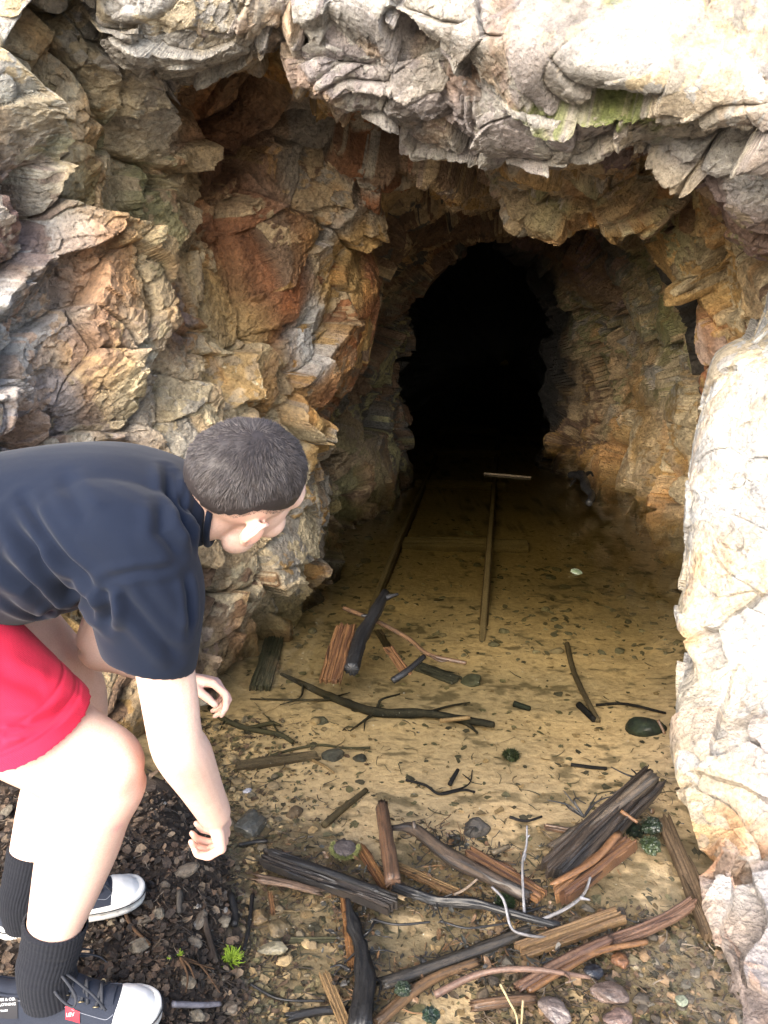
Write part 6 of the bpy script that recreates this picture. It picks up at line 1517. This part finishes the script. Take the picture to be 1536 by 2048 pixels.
def sneaker(heel, toe, side, full=True):
    """heel, toe: ground points; side=+1 when the viewer sees the left (+y local) flank... both flanks are built"""
    heel = np.array(heel); toe = np.array(toe); L = np.linalg.norm(toe - heel); ex = (toe - heel) / L; ey = np.cross((0, 0, 1), ex); ey /= np.linalg.norm(ey); ez = np.cross(ex, ey)
    k_ = L / .29
    def T_(v): v = np.asarray(v, float); return heel + v[..., 0:1] * ex + v[..., 1:2] * ey + v[..., 2:3] * ez
    xs_ = 0.5 - 0.5 * np.cos(np.linspace(0, np.pi, 70)); w = box1(halfw(xs_) * k_)
    n = 22
    # upper: arched sections
    ua = np.linspace(0, np.pi, n); rows_ = []
    for x, ww in zip(xs_, w):
        h = height(x) * k_; pwr = 0.72 if x < .5 else 0.85
        y = np.cos(ua); y = np.sign(y) * np.abs(y) ** pwr; z = np.sin(ua) ** (.62 if x < .45 else .8)
        # lean inwards towards the instep
        yy = y * ww * .93 * (1 - .34 * (z ** 2) * (1 if x < .55 else .6)); dip = 0.0
        rows_.append(np.stack([np.full(n, x * L * .985 + .002), yy, .016 + z * (h - .016)], 1))
    Uv = np.array(rows_); f = [tuple(q) for q in grid_faces(len(xs_), n)]
    nr = Uv.copy(); Uv2 = Uv.reshape(-1, 3)
    Uv2 = Uv2 + np.stack([np.zeros(len(Uv2)), np.zeros(len(Uv2)), .0015 * fbm((Uv2 * 45).astype(np.float32), 3, 640)], 1)
    up = child('sneaker', T_(Uv2), f, M_CANVAS)
    def sub(name, v, f, mat, smooth=True): return child(name, T_(v), f, mat, up, smooth)
    # sole with a rolled edge
    zs = [(0, .93), (.002, .99), (.010, 1.02), (.016, 1.0), (.0165, 1.03), (.026, 1.03), (.0285, 1.0), (.029, .90)]
    loop = [(x, s_ * 1) for x in xs_ for s_ in (1,)] ; m = len(xs_)
    Sv = []
    for z, g_ in zs:
        top = np.stack([xs_ * L, w * g_ + (g_ - 1) * .01, np.full(m, z)], 1); bot = np.stack([xs_[::-1] * L, -w[::-1] * g_ - (g_ - 1) * .01, np.full(m, z)], 1)
        r_ = np.concatenate([top, bot]); r_[:, 0] = L / 2 + (r_[:, 0] - L / 2) * (1 + (g_ - 1) * .25 + .01); Sv.append(r_)
    Sv = np.array(Sv); kk = 2 * m; i = np.arange(len(zs) * kk).reshape(len(zs), kk); j = np.roll(i, -1, 1)
    f = [tuple(x) for x in np.stack([i[:-1].ravel(), j[:-1].ravel(), j[1:].ravel(), i[1:].ravel()], 1)] + [tuple(i[0][::-1]), tuple(i[-1])]
    sub('sole', Sv.reshape(-1, 3), f, M_RUB)
    def at(x, a, out=.0):
        """point on the upper: x 0..1 along, a angle from +y flank over the top"""
        ww = float(np.interp(x, xs_, w)); h = float(height(x)) * k_; y = math.cos(a); y = math.copysign(abs(y) ** (0.72 if x < .5 else .85), y); z = abs(math.sin(a)) ** (.62 if x < .45 else .8)
        p_ = V_(x * L * .985 + .002, y * ww * .93 * (1 - .34 * z * z * (1 if x < .55 else .6)), .016 + z * (h - .016))
        nn = V_(0, y, z + .1); nn /= np.linalg.norm(nn); return p_ + nn * out
    # toe cap
    tv = np.array([[at(x, a, .0022) for a in np.linspace(.0, np.pi, 26)] for x in np.linspace(.775, 1.0, 18) ])
    crv = np.linspace(.775, 1.0, 18)
    tv = []
    for q, t_ in enumerate(np.linspace(0, 1, 20)):
        row = []
        for a in np.linspace(0, np.pi, 30):
            x0 = .79 - .03 * abs(math.cos(a)) ** 2; row.append(at(x0 + (1.004 - x0) * t_, a, .0024 * min(1, t_ * 8 + .2)))
        tv.append(row)
    sub('toe_cap', np.array(tv).reshape(-1, 3), [tuple(q) for q in grid_faces(20, 30)], M_RUBT)
    def line(name, pts, r, mat, n=6, m=None, parent=up, flat=1.0):
        mb = MB(); tube(mb, [tuple(T_(V_(*q))) for q in pts], [r, r], n=n, m=m or max(12, len(pts) * 5), rough=.02, flat=flat); return child(name, np.concatenate(mb.v), mb.f, mat, up)
    line('sole_stripe', [(L / 2 + (x * L - L / 2) * 1.03, y * 1.065, .0215) for x, y in list(zip(xs_[2:-1:3], w[2:-1:3])) + [(1.0, 0.0)] + list(zip(xs_[2:-1:3][::-1], -w[2:-1:3][::-1]))], .0011, M_LACE, m=120)
    # tongue and lace panels
    tg = np.array([[V_(*at(x, np.pi / 2, .004 + .006 * max(0, (.5 - x) * 4))) + V_(-.03 * max(0, .46 - x), yq * (.020 + .006 * (x < .45)) * k_, -abs(yq) ** 2 * .006 + .045 * max(0, .44 - x)) for yq in np.linspace(-1, 1, 9)] for x in np.linspace(.33, .76, 16)])
    sub('tongue', tg.reshape(-1, 3), [tuple(q) for q in grid_faces(16, 9)], M_CANVAS)
    for s_ in (-1, 1):
        for x in (.43, .51, .59, .67):
            c = at(x, np.pi / 2 + s_ * .68, .0012); th = np.linspace(0, 2 * np.pi, 14)
            line('eyelet', [tuple(c + V_(math.cos(t) * .0042, -s_ * math.sin(t) * .003, math.sin(t) * .0033)) for t in th], .0011, M_BRASS, m=28)
        line('stitching', [tuple(at(x, np.pi / 2 + s_ * (1.0 if x < .74 else .8), .0008)) for x in np.linspace(.38, .77, 12)], .0006, M_STITCH)
        line('stitching', [tuple(at(.38, np.pi / 2 + s_ * a_, .0008)) for a_ in np.linspace(.35, 1.0, 6)], .0006, M_STITCH)
        line('collar_binding', [tuple(at(x, np.pi / 2 + s_ * (.62 if x > .1 else .62 * x / .1 + 0), .001) + V_(0, 0, -.0)) for x in np.linspace(.02, .40, 14)], .0024, M_CANVAS, n=8)
        line('stitching', [tuple(at(x, np.pi / 2 + s_ * (.80 if x > .1 else .8 * x / .1), .0008)) for x in np.linspace(.03, .38, 14)], .0006, M_STITCH)
    rng_ = np.random.RandomState(8)
    for q, x in enumerate((.43, .51, .59, .67)):
        a0 = at(x, np.pi / 2 + .68, .002); b0 = at(x + .035, np.pi / 2 - .68, .002); m0 = at(x + .018, np.pi / 2, .0095)
        line('lace', [a0, m0, b0], .0026, M_LACE, n=8, m=16, flat=.6)
        a1 = at(x + .035, np.pi / 2 + .68, .002); b1 = at(x, np.pi / 2 - .68, .002); m1 = at(x + .018, np.pi / 2, .0125); line('lace', [a1, m1, b1], .0026, M_LACE, n=8, m=16, flat=.6)
    kn = at(.42, np.pi / 2, .018)
    for s_, l_, dp in ((-1, .055, .03), (1, .055, .035), (-1, .085, .045), (1, .04, .05)):
        if l_ in (.055,):
            line('lace', [kn, kn + V_(.02, s_ * .022, .012), kn + V_(.05, s_ * .046, -.012), kn + V_(.045, s_ * .052, -.03), kn + V_(.015, s_ * .035, -.014), kn], .0026, M_LACE, n=8, m=36, flat=.6)
        else:
            line('lace', [kn, kn + V_(.03, s_ * .020, .006), kn + V_(.05 + l_ * .3, s_ * .040, -.02), kn + V_(.055 + l_ * .5, s_ * .050, -.045)], .0024, M_LACE, n=8, m=24, flat=.6)
    return up, T_, at, L, ex, ey, ez
def box1(a): return np.convolve(np.pad(a, 1, 'edge'), [.25, .5, .25], 'valid')
heelR = V_(-.683, 1.062, GROUND_B); toeR = V_(-.388, 1.088, GROUND_B)
shoe, T1, at1, L1, ex, ey, ez = sneaker(heelR, toeR, -1)
# little red tab and printed patch on the near flank
def text_on(txt, size, origin, right, upv, mat, parent, name='lettering'):
    cu = bpy.data.curves.new('t', 'FONT'); cu.body = txt; cu.size = size; cu.extrude = 0.0002; cu.align_x = 'CENTER'; cu.align_y = 'CENTER'
    o = bpy.data.objects.new('t', cu); COL.objects.link(o)
    dg = bpy.context.evaluated_depsgraph_get(); me = bpy.data.meshes.new_from_object(o.evaluated_get(dg)); bpy.data.objects.remove(o)
    right = right / np.linalg.norm(right); nn = np.cross(right, upv); nn /= np.linalg.norm(nn); u2 = np.cross(nn, right)
    v = np.array([q.co for q in me.vertices]); v = np.array(origin) + v[:, 0:1] * right + v[:, 1:2] * u2 + (v[:, 2:3]) * nn
    f = [tuple(p_.vertices) for p_ in me.polygons]; bpy.data.meshes.remove(me)
    return child(name, v, f, mat, parent, False)
def patch(xa, xb, aa, ab, mat, name, out=.0016, seg=10):
    g_ = np.array([[at1(x, a, out) for a in np.linspace(aa, ab, 6)] for x in np.linspace(xa, xb, seg)])
    o = child(name, T1(g_.reshape(-1, 3)), [tuple(q) for q in grid_faces(seg, 6)], mat, shoe); return o
NA = np.pi                                # the near flank is the -y side
patch(.505, .585, NA - .30, NA - .60, M_RED, 'red_tab', .002)
c0 = T1(at1(.545, NA - .45, .0026)); up_ = T1(at1(.545, NA - .6, .0026)) - T1(at1(.545, NA - .3, .0026))
text_on("LEVI'S", .0085, c0, ex, up_, M_WHITE, shoe)
patch(.02, .24, NA - .30, NA - .85, M_BLACK, 'heel_patch', .0018, 16)
for q, (a_, tx, sz) in enumerate([(.74, 'LEVI STRAUSS & CO.', .0062), (.60, 'QUALITY CLOTHING', .0060), (.46, 'Levi Strauss', .0066)]):
    c0 = T1(at1(.135, NA - a_, .0030)); up_ = T1(at1(.135, NA - a_ - .1, .003)) - T1(at1(.135, NA - a_ + .1, .003)); text_on(tx, sz, c0, ex, up_, M_WHITE, shoe)
heelL = V_(-.757, 1.272, GROUND_B); toeL = V_(-.500, 1.378, GROUND_B)
shoe2, T2, at2, L2, ex2, ey2, ez2 = sneaker(heelL, toeL, -1)

# ---- hair
def zline(y):        # lower edge of the hair, in head coordinates
    return np.interp(y, [-.11, -.075, -.045, -.02, .02, .05, .09, .11], [-.002, -.006, .018, .042, .040, .042, .054, .055])
hc0 = V_(0, -.012, .038); hr = V_(.0745, .094, .084)
M_HAIR = None
def hair_material():
    k = NT('dark_hair'); co = k.coord(); a = k.n('ShaderNodeAttribute', attribute_name='Col')
    n1 = k.noise(co, 300, 4, .6); c = k.mix(1.0, a.outputs['Color'], k.ramp(n1.outputs[0], [(0.3, (.7,) * 3), (0.7, (1.3,) * 3)]), 'MULTIPLY')
    k.set(Base_Color=c, Roughness=0.5); k.b.inputs['Specular IOR Level'].default_value = 0.3
    return k.m
M_HAIR = hair_material()
v, f = ICO[5]; v = v * (hr + .004) ; vy = v[:, 1] + hc0[1]; vz = v[:, 2] + hc0[2]
keep = vz > zline(vy) + .002
v2 = v * (1 + .02 * fbm((v * 40).astype(np.float32), 3, 650))[:, None]
f2 = [q for q in f if keep[list(q)].all()]
wv_ = np.array([HP(*(hc0 + q)) for q in v2])
used = sorted({i for q in f2 for i in q}); remap = {i: n for n, i in enumerate(used)}
hair = child('hair', wv_[used], [tuple(remap[i] for i in q) for q in f2], M_HAIR, col=np.repeat(V_(.022, .018, .018)[None], len(used), 0))
# strands
rng = np.random.RandomState(77); ns = 26000
d = rng.normal(size=(ns * 2, 3)); d /= np.linalg.norm(d, axis=1, keepdims=True); root = d * (hr + .002); ly, lz = root[:, 1] + hc0[1], root[:, 2] + hc0[2]
edge_n = .006 * fbm((root * 60).astype(np.float32), 2, 651)
ok = lz > zline(ly) + edge_n - .004; root = root[ok][:ns]; d = d[ok][:ns]; ns = len(root); lz = lz[ok][:ns]; ly = ly[ok][:ns]
whorl = V_(.012, -.36, .93); whorl /= np.linalg.norm(whorl)
flow = d - whorl; flow = flow - d * (flow * d).sum(1, keepdims=True)
swirl = np.cross(d, whorl[None]); dist = np.linalg.norm(np.cross(d, whorl[None]), axis=1, keepdims=True)
flow = flow / (np.linalg.norm(flow, axis=1, keepdims=True) + 1e-6) + swirl / (dist + 1e-6) * .9 * np.exp(-(dist / .35) ** 2)
flow /= np.linalg.norm(flow, axis=1, keepdims=True) + 1e-6
nrm = d / (hr ** 1); nrm /= np.linalg.norm(nrm, axis=1, keepdims=True)
clump = fbm((root * 90).astype(np.float32), 2, 652)[:, None]; cl2 = np.stack([vnoise((root * 70).astype(np.float32), 653), vnoise((root * 70).astype(np.float32), 654), vnoise((root * 70).astype(np.float32), 655)], 1)
fadel = np.clip((lz - zline(ly)) / .045, .12, 1)[:, None]
Ls = (.010 + .006 * rng.rand(ns, 1) + .004 * clump) * fadel
p0 = root; up0 = .55 * fadel + .10 * rng.normal(size=(ns, 1))
d1 = flow + nrm * up0 + .35 * cl2 + .12 * rng.normal(size=(ns, 3)); d1 /= np.linalg.norm(d1, axis=1, keepdims=True)
p1 = p0 + d1 * Ls * .5; d2 = flow + nrm * (up0 - .42) + .35 * cl2; d2 /= np.linalg.norm(d2, axis=1, keepdims=True); p2 = p1 + d2 * Ls * .5
sd = np.cross(d1, nrm); sd /= np.linalg.norm(sd, axis=1, keepdims=True) + 1e-6; sd = sd + .5 * rng.normal(size=(ns, 3)); sd /= np.linalg.norm(sd, axis=1, keepdims=True)
w0 = .00042
SV_ = np.stack([p0 - sd * w0, p0 + sd * w0, p1 + sd * w0 * .8, p1 - sd * w0 * .8, p2], 1).reshape(-1, 3) + hc0
SV_ = (SV_ + HO) @ HM.T + HC
b = np.arange(ns)[:, None] * 5
tri = np.concatenate([b + np.array([[0, 1, 2]]), b + np.array([[0, 2, 3]]), b + np.array([[3, 2, 4]])])
colh = V_(.040, .034, .034) * (0.6 + .9 * rng.rand(ns, 1)); colh = np.repeat(colh, 5, 0)
o = mesh_obj('hair_strands', SV_ - org, tri, M_HAIR, hair, True, colh)
# eyes (on the side turned away)
M_EYE = plain('eye', (0.6, 0.58, 0.55), 0.15, 0.6)
for s_ in (-1, 1):
    v, f = ellipsoid(HP(s_ * .028, .080, -.002), (.0110, .0095, .0075), HM, 3); child('eye', v, f, M_EYE)

# ---- the stone in the far hand
mb = MB(); c_ = D(404, 1394, 1.475); stone(mb, tuple(c_), (.030, .022, .011), ((0.30, 0.29, 0.24), (0.18, 0.175, 0.14)), 700, 4, 0.2, .25)
o = mb.build('held_stone', M_STONE, smooth=False); tag(o, 'flat grey stone held in the fingers of the person reaching over the pool', 'stone')
